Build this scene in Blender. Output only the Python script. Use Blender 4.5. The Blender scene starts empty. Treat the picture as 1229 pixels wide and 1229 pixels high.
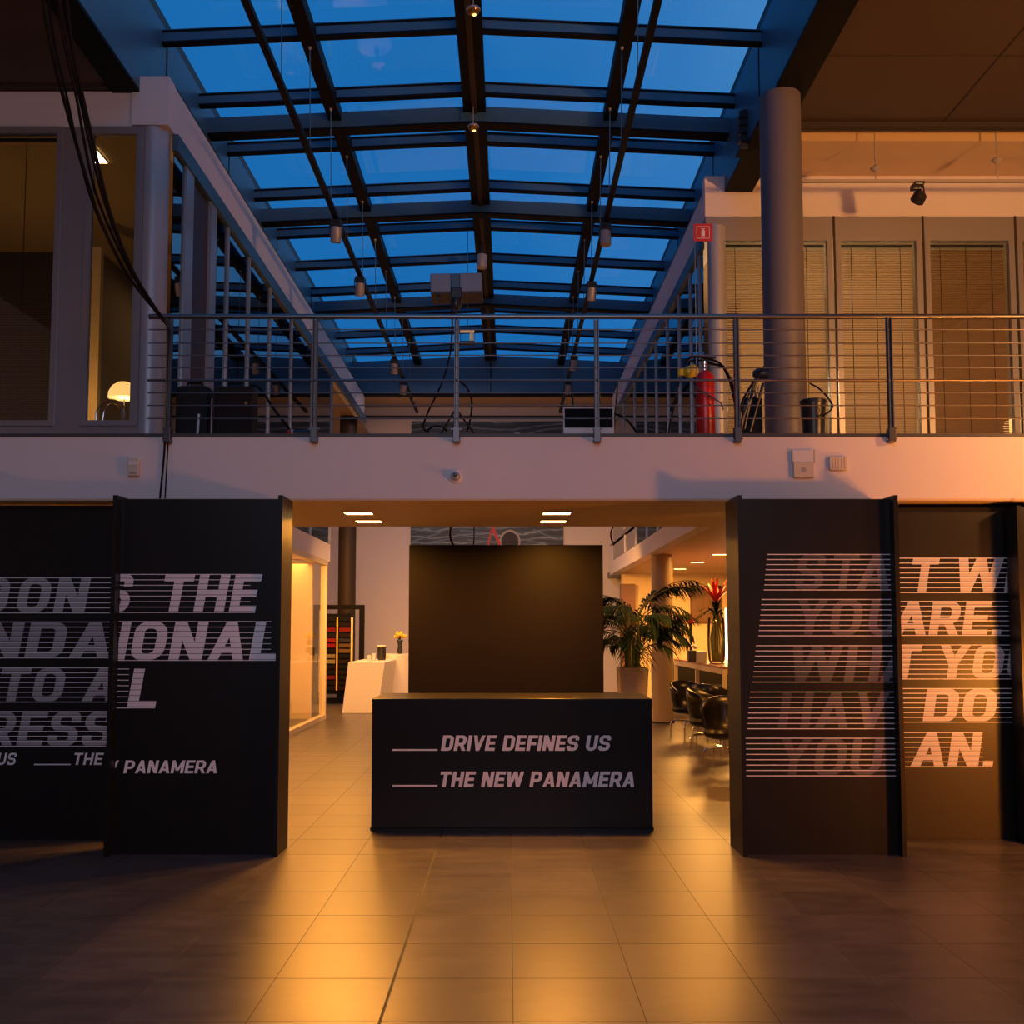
import bpy, math, random
from mathutils import Vector, Matrix
random.seed(7)
C = bpy.context.scene.collection
PI = math.pi
# ------------------------------------------------------------------ camera
F, CX, CY, TH, H = 1280.0, 610.0, 663.0, math.radians(4.2), 1.754
def at(u, v, Y=None, z=None, x=None):
    dx = (u-CX)/F; dy = (CY-v)/F
    d = Vector((dx, math.cos(TH)-dy*math.sin(TH), math.sin(TH)+dy*math.cos(TH)))
    if Y is not None: k = Y/d.y
    elif z is not None: k = (z-H)/d.z
    else: k = x/d.x
    return Vector((d.x*k, d.y*k, H+d.z*k))
cam = bpy.data.cameras.new('camera'); co = bpy.data.objects.new('camera', cam); C.objects.link(co)
co.location = (0,0,H); co.rotation_euler = (PI/2+TH, 0, 0)
cam.sensor_width = 36; cam.sensor_fit = 'HORIZONTAL'; cam.lens = 36*F/1229
cam.shift_x = (614.5-CX)/1229; cam.shift_y = (CY-614.5)/1229
cam.clip_start = .05; cam.clip_end = 300
bpy.context.scene.camera = co

# ------------------------------------------------------------------ materials
def mat(name, col, rough=.5, metal=0, emit=None, es=0, spec=None, noise=None, bump=None, stretch=(1,1,1), coat=0):
    m = bpy.data.materials.new(name); m.use_nodes = True
    n = m.node_tree.nodes; l = m.node_tree.links; b = n['Principled BSDF']
    b.inputs['Base Color'].default_value = (*col, 1); b.inputs['Roughness'].default_value = rough
    b.inputs['Metallic'].default_value = metal
    if spec is not None: b.inputs['Specular IOR Level'].default_value = spec
    if coat: b.inputs['Coat Weight'].default_value = coat
    if emit: b.inputs['Emission Color'].default_value = (*emit, 1); b.inputs['Emission Strength'].default_value = es
    if noise or bump:
        tc = n.new('ShaderNodeTexCoord'); mp = n.new('ShaderNodeMapping'); mp.inputs['Scale'].default_value = stretch
        l.new(tc.outputs['Object'], mp.inputs['Vector'])
    if noise:      # (scale, amount)
        t = n.new('ShaderNodeTexNoise'); t.inputs['Scale'].default_value = noise[0]; t.inputs['Detail'].default_value = 5
        l.new(mp.outputs[0], t.inputs['Vector'])
        r = n.new('ShaderNodeMapRange'); r.inputs['To Min'].default_value = 1-noise[1]; r.inputs['To Max'].default_value = 1+noise[1]
        l.new(t.outputs['Fac'], r.inputs['Value'])
        x = n.new('ShaderNodeVectorMath'); x.operation = 'SCALE'; x.inputs[0].default_value = col
        l.new(r.outputs[0], x.inputs['Scale']); l.new(x.outputs[0], b.inputs['Base Color'])
    if bump:
        t2 = n.new('ShaderNodeTexNoise'); t2.inputs['Scale'].default_value = bump[0]; t2.inputs['Detail'].default_value = 4
        l.new(mp.outputs[0], t2.inputs['Vector'])
        bp = n.new('ShaderNodeBump'); bp.inputs['Strength'].default_value = bump[1]; bp.inputs['Distance'].default_value = .01
        l.new(t2.outputs['Fac'], bp.inputs['Height']); l.new(bp.outputs[0], b.inputs['Normal'])
    return m
M = {}
M['white'] = mat('white_paint', (.70,.66,.66), .6, noise=(1.2,.03), bump=(30,.05))
M['white2'] = mat('white_lacquer', (.8,.76,.72), .35)
M['slab_edge'] = mat('dark_floor_edge', (.05,.05,.055), .5)
M['soffit'] = mat('soffit_paint', (.62,.47,.30), .6, noise=(2,.04))
M['black'] = mat('black_board', (.0065,.0065,.007), .40, spec=.36, noise=(3,.15), bump=(60,.03))
M['desk_black'] = mat('black_counter_laminate', (.0095,.0085,.009), .3, spec=.35, noise=(4,.1))
M['brown'] = mat('dark_stained_veneer', (.0045,.0023,.0010), .5, spec=.12, noise=(3,.35), stretch=(.6,1,7), bump=(20,.05))
M['steel'] = mat('blue_grey_steel_paint', (.045,.115,.19), .42, noise=(2,.08))
M['beamdark'] = mat('dark_steel_paint', (.007,.008,.010), .6, spec=.08)
M['ceil'] = mat('brown_ceiling_board', (.055,.034,.025), .6, noise=(1.5,.05))
M['seam'] = mat('seam_dark', (.03,.02,.015), .7)
M['frame'] = mat('aluminium_frame', (.38,.37,.39), .35, .55)
M['postmetal'] = mat('dull_stainless', (.13,.125,.13), .42, 1)
M['rail'] = mat('brushed_stainless', (.26,.25,.25), .38, 1)
M['backwall'] = mat('foyer_back_wall', (.10,.08,.08), .7)
M['chrome'] = mat('chrome', (.8,.78,.75), .12, 1)
M['rubber'] = mat('black_rubber', (.009,.009,.010), .6, spec=.12)
M['screen'] = mat('black_screen', (.004,.004,.005), .6, spec=.1)
M['plastic'] = mat('black_plastic', (.02,.02,.022), .35)
M['case'] = mat('black_case_cloth', (.007,.006,.006), .8, bump=(120,.2))
M['brown_case'] = mat('dark_brown_case', (.017,.010,.008), .65, spec=.2)
M['col_grey'] = mat('grey_column_paint', (.115,.105,.12), .5, noise=(2,.04))
M['col_dark'] = mat('dark_bronze_column', (.035,.026,.02), .5, spec=.2)
M['col_gold'] = mat('beige_column_paint', (.45,.33,.2), .45)
M['ivory'] = mat('ivory_plastic', (.62,.55,.42), .45)
M['lightp'] = mat('pale_plastic', (.72,.70,.70), .4)
M['silver'] = mat('silver_housing', (.42,.43,.46), .4, .35)
M['projgrey'] = mat('projector_grey', (.20,.21,.25), .4, .2)
M['lampgrey'] = mat('grey_lamp_housing', (.42,.38,.36), .4, .2)
M['red'] = mat('red_enamel', (.55,.012,.012), .3)
M['redsign'] = mat('red_sign', (.5,.02,.02), .5)
M['yellow'] = mat('yellow_plastic', (.85,.6,.03), .4)
M['leaf'] = mat('palm_leaf', (.014,.032,.010), .6, spec=.15, noise=(9,.4))
M['stem'] = mat('palm_stem', (.09,.1,.04), .6)
M['bromel'] = mat('red_bract', (.75,.04,.02), .5)
M['pot'] = mat('taupe_planter', (.34,.25,.18), .6, noise=(4,.06))
M['vaseleaf'] = mat('vase_stems', (.40,.36,.13), .5, noise=(12,.5))
M['table'] = mat('red_brown_table_top', (.42,.13,.06), .35)
M['tframe'] = mat('pale_table_frame', (.75,.62,.38), .4)
M['leather'] = mat('black_leather', (.009,.008,.008), .3, spec=.35)
M['wallwarm'] = mat('warm_plaster', (.72,.56,.34), .6)
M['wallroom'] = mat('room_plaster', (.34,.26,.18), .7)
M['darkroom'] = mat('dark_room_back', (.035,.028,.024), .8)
M['door_dark'] = mat('dark_door_wood', (.045,.02,.013), .5)
M['ink'] = mat('white_lettering', (.88,.85,.87), .55)
M['flower_y'] = mat('yellow_petals', (.8,.55,.06), .6)
M['art_frame'] = mat('picture_frame_brown', (.14,.05,.025), .4)
M['floor_up'] = mat('gallery_floor', (.10,.09,.09), .45)
def emis(name, col, s):
    m = mat(name, (0.8,.8,.8), .5, emit=col, es=s); return m
M['lamp_on'] = emis('lamp_diffuser_lit', (1,.60,.20), 12)
M['slot_on'] = emis('slot_diffuser_lit', (1,.66,.28), 14)
M['shade_on'] = emis('lamp_shade_lit', (1,.42,.10), 2.2)
M['dim_on'] = emis('dim_bulb', (1,.55,.12), 3)
M['win_on'] = emis('lit_lantern_glass', (1,.5,.1), 2.2)
M['faint_on'] = emis('faint_lamp', (1,.6,.25), .15)

def glass(name, tint, gl, rough=.02, fres=True):
    m = bpy.data.materials.new(name); m.use_nodes = True; n = m.node_tree.nodes; l = m.node_tree.links
    n.remove(n['Principled BSDF']); o = n['Material Output']
    t = n.new('ShaderNodeBsdfTransparent'); t.inputs[0].default_value = (*tint,1)
    g = n.new('ShaderNodeBsdfGlossy'); g.inputs['Roughness'].default_value = rough; g.inputs[0].default_value = (.95,.97,1,1)
    x = n.new('ShaderNodeMixShader'); fr = n.new('ShaderNodeFresnel'); fr.inputs[0].default_value = gl
    if fres: l.new(fr.outputs[0], x.inputs[0])
    else: x.inputs[0].default_value = gl
    l.new(t.outputs[0], x.inputs[1]); l.new(g.outputs[0], x.inputs[2]); l.new(x.outputs[0], o.inputs['Surface'])
    return m
M['sky_glass'] = glass('skylight_glass', (.97,.98,1), .03, fres=False)
M['glass'] = glass('window_glass', (.75,.8,.84), 1.5)
M['side_glass'] = glass('tinted_gallery_glass', (.22,.27,.31), 2.6)
M['shop_glass'] = glass('shop_window_glass', (.92,.9,.84), .14, fres=False)
M['clear'] = glass('clear_glass', (.9,.95,.9), 1.4)
# blind: slats as a horizontal relief
def blind_mat(name, col, tr=.25):
    m = mat(name, col, .55); n = m.node_tree.nodes; l = m.node_tree.links; b = n['Principled BSDF']
    t = n.new('ShaderNodeBsdfTranslucent'); t.inputs[0].default_value = (*col,1); x = n.new('ShaderNodeMixShader'); x.inputs[0].default_value = tr
    l.new(b.outputs[0], x.inputs[1]); l.new(t.outputs[0], x.inputs[2]); l.new(x.outputs[0], n['Material Output'].inputs['Surface'])
    return m
M['blind_dark'] = blind_mat('brown_blind_slats', (.20,.10,.045))
M['blind_beige'] = blind_mat('beige_blind_slats', (.85,.60,.38), .35)
M['blind_brown'] = blind_mat('tan_blind_slats', (.50,.26,.10), .3)

def floor_mat():
    m = mat('slate_floor_tiles', (.1,.09,.09), .3); n = m.node_tree.nodes; l = m.node_tree.links; b = n['Principled BSDF']
    tc = n.new('ShaderNodeTexCoord'); sp = n.new('ShaderNodeSeparateXYZ'); l.new(tc.outputs['Object'], sp.inputs[0])
    def mth(op, a, bb=None, c=None):
        q = n.new('ShaderNodeMath'); q.operation = op
        for i, s in enumerate((a, bb, c)):
            if s is None: continue
            if isinstance(s, (int, float)): q.inputs[i].default_value = s
            else: l.new(s, q.inputs[i])
        return q.outputs[0]
    T = .6
    def grid(out, off, w):
        a = mth('DIVIDE', mth('SUBTRACT', out, off), T); fr = mth('SUBTRACT', a, mth('FLOOR', a))
        d = mth('MINIMUM', fr, mth('SUBTRACT', 1.0, fr)); return mth('LESS_THAN', d, w/T), mth('FLOOR', a)
    gx, ix = grid(sp.outputs['X'], .022, .0022); gy, iy = grid(sp.outputs['Y'], 4.94, .0045)
    wide = mth('LESS_THAN', mth('ABSOLUTE', mth('SUBTRACT', sp.outputs['X'], -.578)), .0075)
    g = mth('MAXIMUM', mth('MAXIMUM', gx, gy), wide)
    cb = n.new('ShaderNodeCombineXYZ'); l.new(ix, cb.inputs[0]); l.new(iy, cb.inputs[1])
    wn = n.new('ShaderNodeTexWhiteNoise'); l.new(cb.outputs[0], wn.inputs['Vector'])
    nz = n.new('ShaderNodeTexNoise'); nz.inputs['Scale'].default_value = 5; nz.inputs['Detail'].default_value = 8; nz.inputs['Roughness'].default_value = .65
    mp = n.new('ShaderNodeMapping'); mp.inputs['Scale'].default_value = (.6,1.6,1); l.new(tc.outputs['Object'], mp.inputs[0]); l.new(mp.outputs[0], nz.inputs['Vector'])
    v = mth('ADD', mth('MULTIPLY', wn.outputs['Value'], .25), mth('MULTIPLY', nz.outputs['Fac'], .9))
    sc = n.new('ShaderNodeVectorMath'); sc.operation = 'SCALE'; sc.inputs[0].default_value = (.118,.098,.094)
    l.new(v, sc.inputs['Scale'])
    mx = n.new('ShaderNodeMix'); mx.data_type = 'RGBA'; l.new(g, mx.inputs['Factor'])
    l.new(sc.outputs[0], mx.inputs['A']); mx.inputs['B'].default_value = (.022,.02,.02,1)
    l.new(mx.outputs['Result'], b.inputs['Base Color'])
    rr = mth('ADD', mth('MULTIPLY', nz.outputs['Fac'], .12), .29)
    l.new(mth('MAXIMUM', rr, mth('MULTIPLY', g, .7)), b.inputs['Roughness'])
    bp = n.new('ShaderNodeBump'); bp.inputs['Strength'].default_value = .25; bp.inputs['Distance'].default_value = .004
    hh = mth('SUBTRACT', mth('MULTIPLY', nz.outputs['Fac'], .5), mth('MULTIPLY', g, .8))
    l.new(hh, bp.inputs['Height']); l.new(bp.outputs[0], b.inputs['Normal'])
    b.inputs['Specular IOR Level'].default_value = .6
    return m
M['floor'] = floor_mat()

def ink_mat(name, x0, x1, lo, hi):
    # printed lettering: ink gets paler along x, with thin unprinted slits (uv.y counts line pitches)
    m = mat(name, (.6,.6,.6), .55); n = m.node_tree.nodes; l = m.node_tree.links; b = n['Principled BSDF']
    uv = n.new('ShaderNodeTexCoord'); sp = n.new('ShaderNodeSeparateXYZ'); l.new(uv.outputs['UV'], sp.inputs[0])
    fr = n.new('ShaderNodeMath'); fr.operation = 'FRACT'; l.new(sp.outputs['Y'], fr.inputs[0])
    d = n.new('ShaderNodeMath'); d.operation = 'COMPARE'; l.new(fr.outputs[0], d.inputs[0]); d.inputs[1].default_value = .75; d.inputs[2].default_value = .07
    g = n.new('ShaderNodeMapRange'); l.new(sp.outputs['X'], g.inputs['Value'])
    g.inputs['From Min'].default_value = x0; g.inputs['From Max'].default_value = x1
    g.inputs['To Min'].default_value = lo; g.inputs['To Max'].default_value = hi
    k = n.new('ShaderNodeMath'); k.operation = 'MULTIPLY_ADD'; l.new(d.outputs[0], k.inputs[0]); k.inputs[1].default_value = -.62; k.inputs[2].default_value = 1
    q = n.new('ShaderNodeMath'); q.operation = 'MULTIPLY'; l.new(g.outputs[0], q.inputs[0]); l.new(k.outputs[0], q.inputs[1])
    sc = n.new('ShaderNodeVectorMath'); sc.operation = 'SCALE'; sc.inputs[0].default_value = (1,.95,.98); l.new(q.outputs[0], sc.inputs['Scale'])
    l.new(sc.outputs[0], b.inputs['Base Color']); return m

def art_mat():
    m = mat('dark_blue_painting', (.02,.04,.08), .5); n = m.node_tree.nodes; l = m.node_tree.links; b = n['Principled BSDF']
    tc = n.new('ShaderNodeTexCoord'); mp = n.new('ShaderNodeMapping'); mp.inputs['Scale'].default_value = (.8,1,3.2); mp.inputs['Rotation'].default_value = (0,.2,0)
    l.new(tc.outputs['Object'], mp.inputs[0])
    w = n.new('ShaderNodeTexWave'); w.inputs['Scale'].default_value = .45; w.inputs['Distortion'].default_value = 14; w.inputs['Detail'].default_value = 4; w.bands_direction = 'Z'
    l.new(mp.outputs[0], w.inputs['Vector'])
    r = n.new('ShaderNodeValToRGB'); l.new(w.outputs['Fac'], r.inputs[0])
    e = r.color_ramp.elements; e[0].position = .0; e[0].color = (.015,.035,.07,1); e[1].position = 1; e[1].color = (.22,.30,.38,1)
    x = e.new(.6); x.color = (.03,.07,.13,1); x = e.new(.93); x.color = (.035,.085,.15,1)
    l.new(r.outputs[0], b.inputs['Base Color']); return m
M['art'] = art_mat()

# ------------------------------------------------------------------ mesh builder
class MB:
    def __init__(s): s.v = []; s.f = []; s.uv = None
    def add(s, vs, fs):
        o = len(s.v); s.v += [tuple(p) for p in vs]; s.f += [tuple(i+o for i in f) for f in fs]; return s
    def box(s, x0,x1,y0,y1,z0,z1):
        return s.hexa([(x0,y0,z0),(x1,y0,z0),(x1,y1,z0),(x0,y1,z0),(x0,y0,z1),(x1,y0,z1),(x1,y1,z1),(x0,y1,z1)])
    def hexa(s, p): return s.add(p, [(0,3,2,1),(4,5,6,7),(0,1,5,4),(1,2,6,5),(2,3,7,6),(3,0,4,7)])
    def quad(s, a,b,c,d): return s.add([a,b,c,d], [(0,1,2,3)])
    def tube(s, pts, r, seg=10, close=True):
        pts = [Vector(p) for p in pts]; n = len(pts); rs = r if isinstance(r, (list,tuple)) else [r]*n
        t0 = (pts[1]-pts[0]).normalized(); a = t0.orthogonal().normalized(); vs = []
        for i, p in enumerate(pts):
            t = (pts[min(i+1,n-1)]-pts[max(i-1,0)]).normalized()
            a = (a - t*a.dot(t)).normalized(); b = t.cross(a)
            for k in range(seg):
                q = 2*PI*k/seg; vs.append(p + (a*math.cos(q)+b*math.sin(q))*rs[i])
        fs = [(i*seg+k, i*seg+(k+1)%seg, (i+1)*seg+(k+1)%seg, (i+1)*seg+k) for i in range(n-1) for k in range(seg)]
        if close: fs += [tuple(range(seg))[::-1], tuple((n-1)*seg+k for k in range(seg))]
        return s.add(vs, fs)
    def lathe(s, prof, c=(0,0,0), seg=24, axis='z', cap=True):
        c = Vector(c); vs = []
        for (r, h) in prof:
            for k in range(seg):
                q = 2*PI*k/seg; x, y = r*math.cos(q), r*math.sin(q)
                vs.append(c + (Vector((x,y,h)) if axis=='z' else Vector((x,h,y)) if axis=='y' else Vector((h,x,y))))
        n = len(prof); fs = [(i*seg+k, i*seg+(k+1)%seg, (i+1)*seg+(k+1)%seg, (i+1)*seg+k) for i in range(n-1) for k in range(seg)]
        if cap: fs += [tuple(range(seg))[::-1], tuple((n-1)*seg+k for k in range(seg))]
        return s.add(vs, fs)
    def rot(s, mtx):
        s.v = [tuple(mtx @ Vector(p)) for p in s.v]; return s
    def build(s, name, m, parent=None, smooth=False, bevel=0, origin=None):
        me = bpy.data.meshes.new(name)
        vs = s.v
        o = bpy.data.objects.new(name, me); C.objects.link(o)
        if parent is not None:
            o.parent = parent
            off = Vector((0,0,0)) if origin == 'local' else world_loc(parent)
        elif origin == 'world': off = Vector((0,0,0))
        elif origin is not None: off = Vector(origin)
        else:   # base centre
            xs = [p[0] for p in vs]; ys = [p[1] for p in vs]; zs = [p[2] for p in vs]
            off = Vector(((min(xs)+max(xs))/2, (min(ys)+max(ys))/2, min(zs)))
        if parent is None: o.location = off
        me.from_pydata([tuple(Vector(p)-off) for p in vs], [], s.f); me.update()
        me.materials.append(M[m] if isinstance(m, str) else m)
        if s.uv:
            ul = me.uv_layers.new(name='UVMap'); i = 0
            for poly in me.polygons:
                for li in poly.loop_indices:
                    ul.data[li].uv = s.uv[me.loops[li].vertex_index]
        import bmesh
        bm = bmesh.new(); bm.from_mesh(me)
        if not s.uv: bmesh.ops.recalc_face_normals(bm, faces=bm.faces)
        bm.to_mesh(me); bm.free()
        if smooth:
            for p in me.polygons: p.use_smooth = True
            md = o.modifiers.new('split', 'EDGE_SPLIT'); md.split_angle = math.radians(38)
        if bevel:
            b = o.modifiers.new('bevel', 'BEVEL'); b.width = bevel; b.segments = 2; b.limit_method = 'ANGLE'
        return o
def world_loc(o):
    p = Vector(o.location)
    while o.parent: o = o.parent; p += Vector(o.location)
    return p
def bx(*a): return MB().box(*a)
def tag(o, label, cat, group=None, kind=None):
    o['label'] = label; o['category'] = cat
    if group: o['group'] = group
    if kind: o['kind'] = kind
    return o
def thing(name, loc, label, cat, group=None):
    o = bpy.data.objects.new(name, None); C.objects.link(o); o.location = loc; o.empty_display_size = .1
    return tag(o, label, cat, group)
def struct_empty(name, loc=(0,0,0)):
    o = bpy.data.objects.new(name, None); C.objects.link(o); o.location = loc; o['kind'] = 'structure'; return o
def struct(name, mb, m, **k):
    o = mb.build(name, m, **k); o['kind'] = 'structure'; return o
def copy_tree(o, parent=None):
    c = o.copy(); C.objects.link(c)
    if parent is not None: c.parent = parent
    for ch in o.children: copy_tree(ch, c)
    return c

# ------------------------------------------------------------------ key planes
YS = 8.94                     # bridge front face
ZB, ZT = 2.85, 3.42           # bridge underside / top
YBK = 11.2                    # bridge back
XL, XR = -3.70, 2.68          # gallery walls of the void
YL, YR = 11.25, 14.14           # gallery front walls left / right
YG, YF = 27.1, 30.9           # gable, far wall
ZSK = 8.63                    # skylight eaves
SXL, SXR = -4.02, 2.95        # skylight edges
XM = -.45
ZRIDGE = ZSK+.165

# floor
struct('floor', bx(-9.2, 9.2, -6.2, 31.1, -.1, 0), 'floor', origin='world')

# ------------------------------------------------------------------ bridge slab
t = thing('gallery_bridge', (0, YS, ZB), 'white concrete bridge slab carrying the steel railing across the hall', 'balcony')
bx(-8.99, 8.99, YS, YBK, ZB+.015, ZT-.03).build('slab', 'white', t)
bx(-8.99, 8.99, YS+.005, YBK, ZB, ZB+.015).build('underside', 'soffit', t)
bx(-8.99, 8.99, YS-.008, YBK, ZT-.03, ZT).build('floor_edge', 'slab_edge', t)

# ------------------------------------------------------------------ recessed lights under the bridge
def ceiling_light(x, y, z, w, d, label, m='lamp_on', group=None, name='recessed_ceiling_light'):
    t = thing(name, (x,y,z), label, 'ceiling light', group)
    f = MB(); r = .02
    f.box(x-w/2-r, x+w/2+r, y-d/2-r, y-d/2, z-.012, z); f.box(x-w/2-r, x+w/2+r, y+d/2, y+d/2+r, z-.012, z)
    f.box(x-w/2-r, x-w/2, y-d/2, y+d/2, z-.012, z); f.box(x+w/2, x+w/2+r, y-d/2, y+d/2, z-.012, z)
    f.build('frame', 'soffit', t); bx(x-w/2, x+w/2, y-d/2, y+d/2, z-.009, z-.001).build('diffuser', m, t)
    return t
def area(name, loc, size, col, p, rot=(0,0,0), sy=None, spread=None):
    l = bpy.data.lights.new(name, 'AREA'); l.size = size; l.energy = p; l.color = col
    if sy: l.shape = 'RECTANGLE'; l.size_y = sy
    if spread: l.spread = spread
    o = bpy.data.objects.new(name, l); C.objects.link(o); o.location = loc; o.rotation_euler = rot; return o
def point(name, loc, r, col, p):
    l = bpy.data.lights.new(name, 'POINT'); l.shadow_soft_size = r; l.energy = p; l.color = col
    o = bpy.data.objects.new(name, l); C.objects.link(o); o.location = loc; return o
def spot(name, loc, tgt, ang, col, p, r=.05, blend=.6):
    l = bpy.data.lights.new(name, 'SPOT'); l.spot_size = ang; l.spot_blend = blend; l.shadow_soft_size = r; l.energy = p; l.color = col
    o = bpy.data.objects.new(name, l); C.objects.link(o); o.location = loc
    o.rotation_euler = (Vector(tgt)-Vector(loc)).to_track_quat('-Z','Y').to_euler(); return o
OR = (1,.37,.045)
for x, nm in ((-1.39,'left'), (.45,'right')):
    for y, k in ((9.85,'front'), (10.6,'back')):
        ceiling_light(x, y, ZB, .25, .2, f'lit ceiling light under the bridge, {k} one of the {nm} pair', group='lights under the bridge')
        area('downlight', (x, y, ZB-.03), .22, OR, 82, spread=2.9)

# ------------------------------------------------------------------ lower hall structure
# far wall
struct('wall_far', bx(-9, 9, YF, YF+.2, 0, 8.8), 'white', origin='world')
struct('wall_left', bx(-9.2, -9, -6.2, YF, 0, 8.8), 'white', origin='world')
struct('wall_right', bx(9, 9.2, -6.2, YF, 0, 8.8), 'white', origin='world')
struct('wall_back', bx(-9, 9, -6.2, -6, 0, 8.8), 'backwall', origin='world')
# left lower shop: fascia above glass, end edge
struct('wall_shop', MB().box(-3.95,-3.7,YBK+.01,22.1,3.18,ZT).box(-3.95,-3.7,13.2,22.1,ZT,3.95), 'white', origin='world')
# right lower fascia with ceiling behind it
struct('wall_fascia', MB().box(XR, XR+.2, YBK+.01, 28.1, 3.22, ZT).box(XR, XR+.2, 13.85, 28.1, ZT, 3.95), 'white', origin='world')
struct('ceiling', bx(XR+.2, 9, YBK+.01, 28.1, 3.225, 3.265), 'soffit', origin='world')
struct('wall_lounge', bx(2.95, 9, 27.7, 27.9, 0, 3.225), 'wallwarm', origin='world')
# upper gallery floors
struct('trim_1', MB().box(-9, -3.95, YBK+.01, 21.7, ZT-.15, ZT-.001), 'floor_up', origin='world')
struct('trim_2', bx(XR+.2, 9, YBK+.01, YF, ZT-.15, ZT-.001), 'floor_up', origin='world')
# shop ceiling on the left
struct('trim_3', bx(-9, -3.95, YBK, 21.6, 3.2, 3.26), 'wallwarm', origin='world')
struct('wall_shop_inner', bx(-6.6, -6.4, YBK, 21.6, 0, 3.2), 'wallwarm', origin='world')
struct('wall_shop_end', bx(-6.4, -3.95, 21.5, 21.6, 0, 3.2), 'wallwarm', origin='world')

# shop window (lower left)
w = struct_empty('window_1', (-3.7, 16, 0)); 
fr = MB(); fr.box(-3.76,-3.64,12.0,21.5,0,.09).box(-3.76,-3.64,12.0,21.5,3.06,3.15)
for y in (12.0, 21.42, 16.9): fr.box(-3.76,-3.64,y-.04,y+.04,.09,3.06)
fr.build('frame', 'tframe', w)
bx(-3.705,-3.695,12.0,21.4,.09,3.06).build('pane', 'shop_glass', w)
tag(bx(-5.2,-4.5,20.2,21.2,0,1.0).build('shop_cabinet', 'white2', bevel=.02), 'pale cabinet standing inside the lit shop window', 'cabinet')
for k in range(4):
    tag(bx(-4.6+.0,-4.15,20.75-.62*k,20.75-.62*k+.5,2.35-.0,2.37).build('x', 'white2'), 'x','x') if False else None
# curtain panels inside shop
cp = MB(); 
for k in range(40):
    x = -4.9+.0; y0 = 15.5+k*.11
    cp.add([(x+.03*math.sin(k),y0,.05),(x+.03*math.sin(k+1),y0+.11,.05),(x+.03*math.sin(k+1),y0+.11,3.1),(x+.03*math.sin(k),y0,3.1)],[(0,1,2,3)])
cp = cp.build('curtain', 'wallwarm'); sol = cp.modifiers.new('th','SOLIDIFY'); sol.thickness = .01
tag(cp, 'pale floor-length curtain hanging inside the lit shop window', 'curtain')
area('shop_light', (-4.4, 16.5, 3.1), .5, (1,.46,.11), 190, sy=7)
area('shop_light', (-4.3, 20.2, 3.1), .5, (1,.46,.11), 60, sy=3)

# ------------------------------------------------------------------ upper walls of the void (fascias) and front walls
ZF1, ZF0 = 7.79, 7.245         # fascia top/bottom
struct('wall_upper_left', MB().box(XL-.25, XL, YL+.2, YG, ZF0, ZF1), 'white', origin='world')
struct('wall_upper_right', MB().box(XR, XR+.25, YR+.2, YG, ZF0-.06, ZF1), 'white', origin='world')
# left front wall: band + sill + grey panels
ZW = 7.22
lp = MB(); lp.box(-9, XL-.4, YL, YL+.2, ZW, 7.63); lp.box(XL-.4, XL, YL-.02, YL+.2, ZF0, ZF1)
struct('wall_upper_front_left', lp, 'white', origin='world')
struct('floor_gallery', MB().box(-9, XL-.0, YBK, YL+.3, ZT-.15, ZT), 'floor_up', origin='world')
struct('wall_upper_front_right', MB().box(XR, 9, YR, YR+.2, 7.365, 7.942), 'white', origin='world')
struct('trim_5', MB().box(XR, 9, YR-.03, YR+.2, 7.09, 7.365), 'frame', origin='world')
# soffit / cove on the right
struct('ceiling_cove', MB().box(XR+.6, 9, 13.1, YR+.2, 7.942, 8.25), 'soffit', origin='world')
# brown ceilings
cl = MB(); cl.box(-9, -4.34, -6, YL+.2, 7.648, 8.6)
struct('ceiling_left', cl, 'ceil', origin='world')
struct('ceiling_right', bx(3.33, 9, -6, 12.53, 7.896, 8.6), 'ceil', origin='world')
struct('trim_6', MB().box(3.33, 9, 12.49, 12.60, 7.84, 7.95), 'seam', origin='world')
sm = MB()
for y in (9.3, ): sm.box(-9,-4.34,y-.014,y+.014,7.64,7.65)
sm.box(-9,-4.34,11.13,11.20,7.62,7.65)
for y in (11.0,): sm.box(3.33,9,y-.007,y+.007,7.89,7.90)
sm.box(5.26,5.28,-6,12.53,7.89,7.90)
struct('trim_7', sm, 'seam', origin='world')
# roof slab above (keeps sky out of the galleries)
struct('ceiling_roof_left', bx(-9.2, SXL-.02, -6.2, YF+.2, 8.8, 8.95), 'ceil', origin='world')
struct('ceiling_roof_right', bx(SXR+.02, 9.2, -6.2, YF+.2, 8.8, 8.95), 'ceil', origin='world')
# deep steel edge beams along the skylight
def edge_beam(n, xf, xb, ymax, zb=7.72):
    e = struct_empty(n, (xf, 9, 7.72))
    s = 1 if xb > xf else -1
    MB().box(min(xf,xf+s*.02), max(xf,xf+s*.02), -6, YG, zb+.035, 8.79).build('web', 'steel', e)
    MB().box(min(xf,xb), max(xf,xb), -6, ymax, zb, zb+.035).build('flange', 'beamdark', e)
    MB().box(min(xf+s*.02,xb), max(xf+s*.02,xb), -6, ymax, zb+.035, 8.4).build('core', 'beamdark', e)
    j = MB()
    for y in (12.1, 14.9, 18.1, 21.3): j.box(min(xf-s*.006,xf), max(xf-s*.006,xf), y-.014, y+.014, zb+.035, 8.6)
    j.build('joint', 'beamdark', e)
edge_beam('trim_8', SXL, SXL-.30, YL, 7.61)
edge_beam('trim_9', SXR, SXR+.375, YR)
# white strips between fascia top and beam web
struct('trim_10', MB().box(SXL-.3, XL, YL+.2, YG, ZF1-.02, ZF1), 'steel', origin='world')
struct('trim_11', MB().box(XR, SXR+.3, YR+.2, YG, ZF1-.02, ZF1), 'steel', origin='world')
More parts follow.
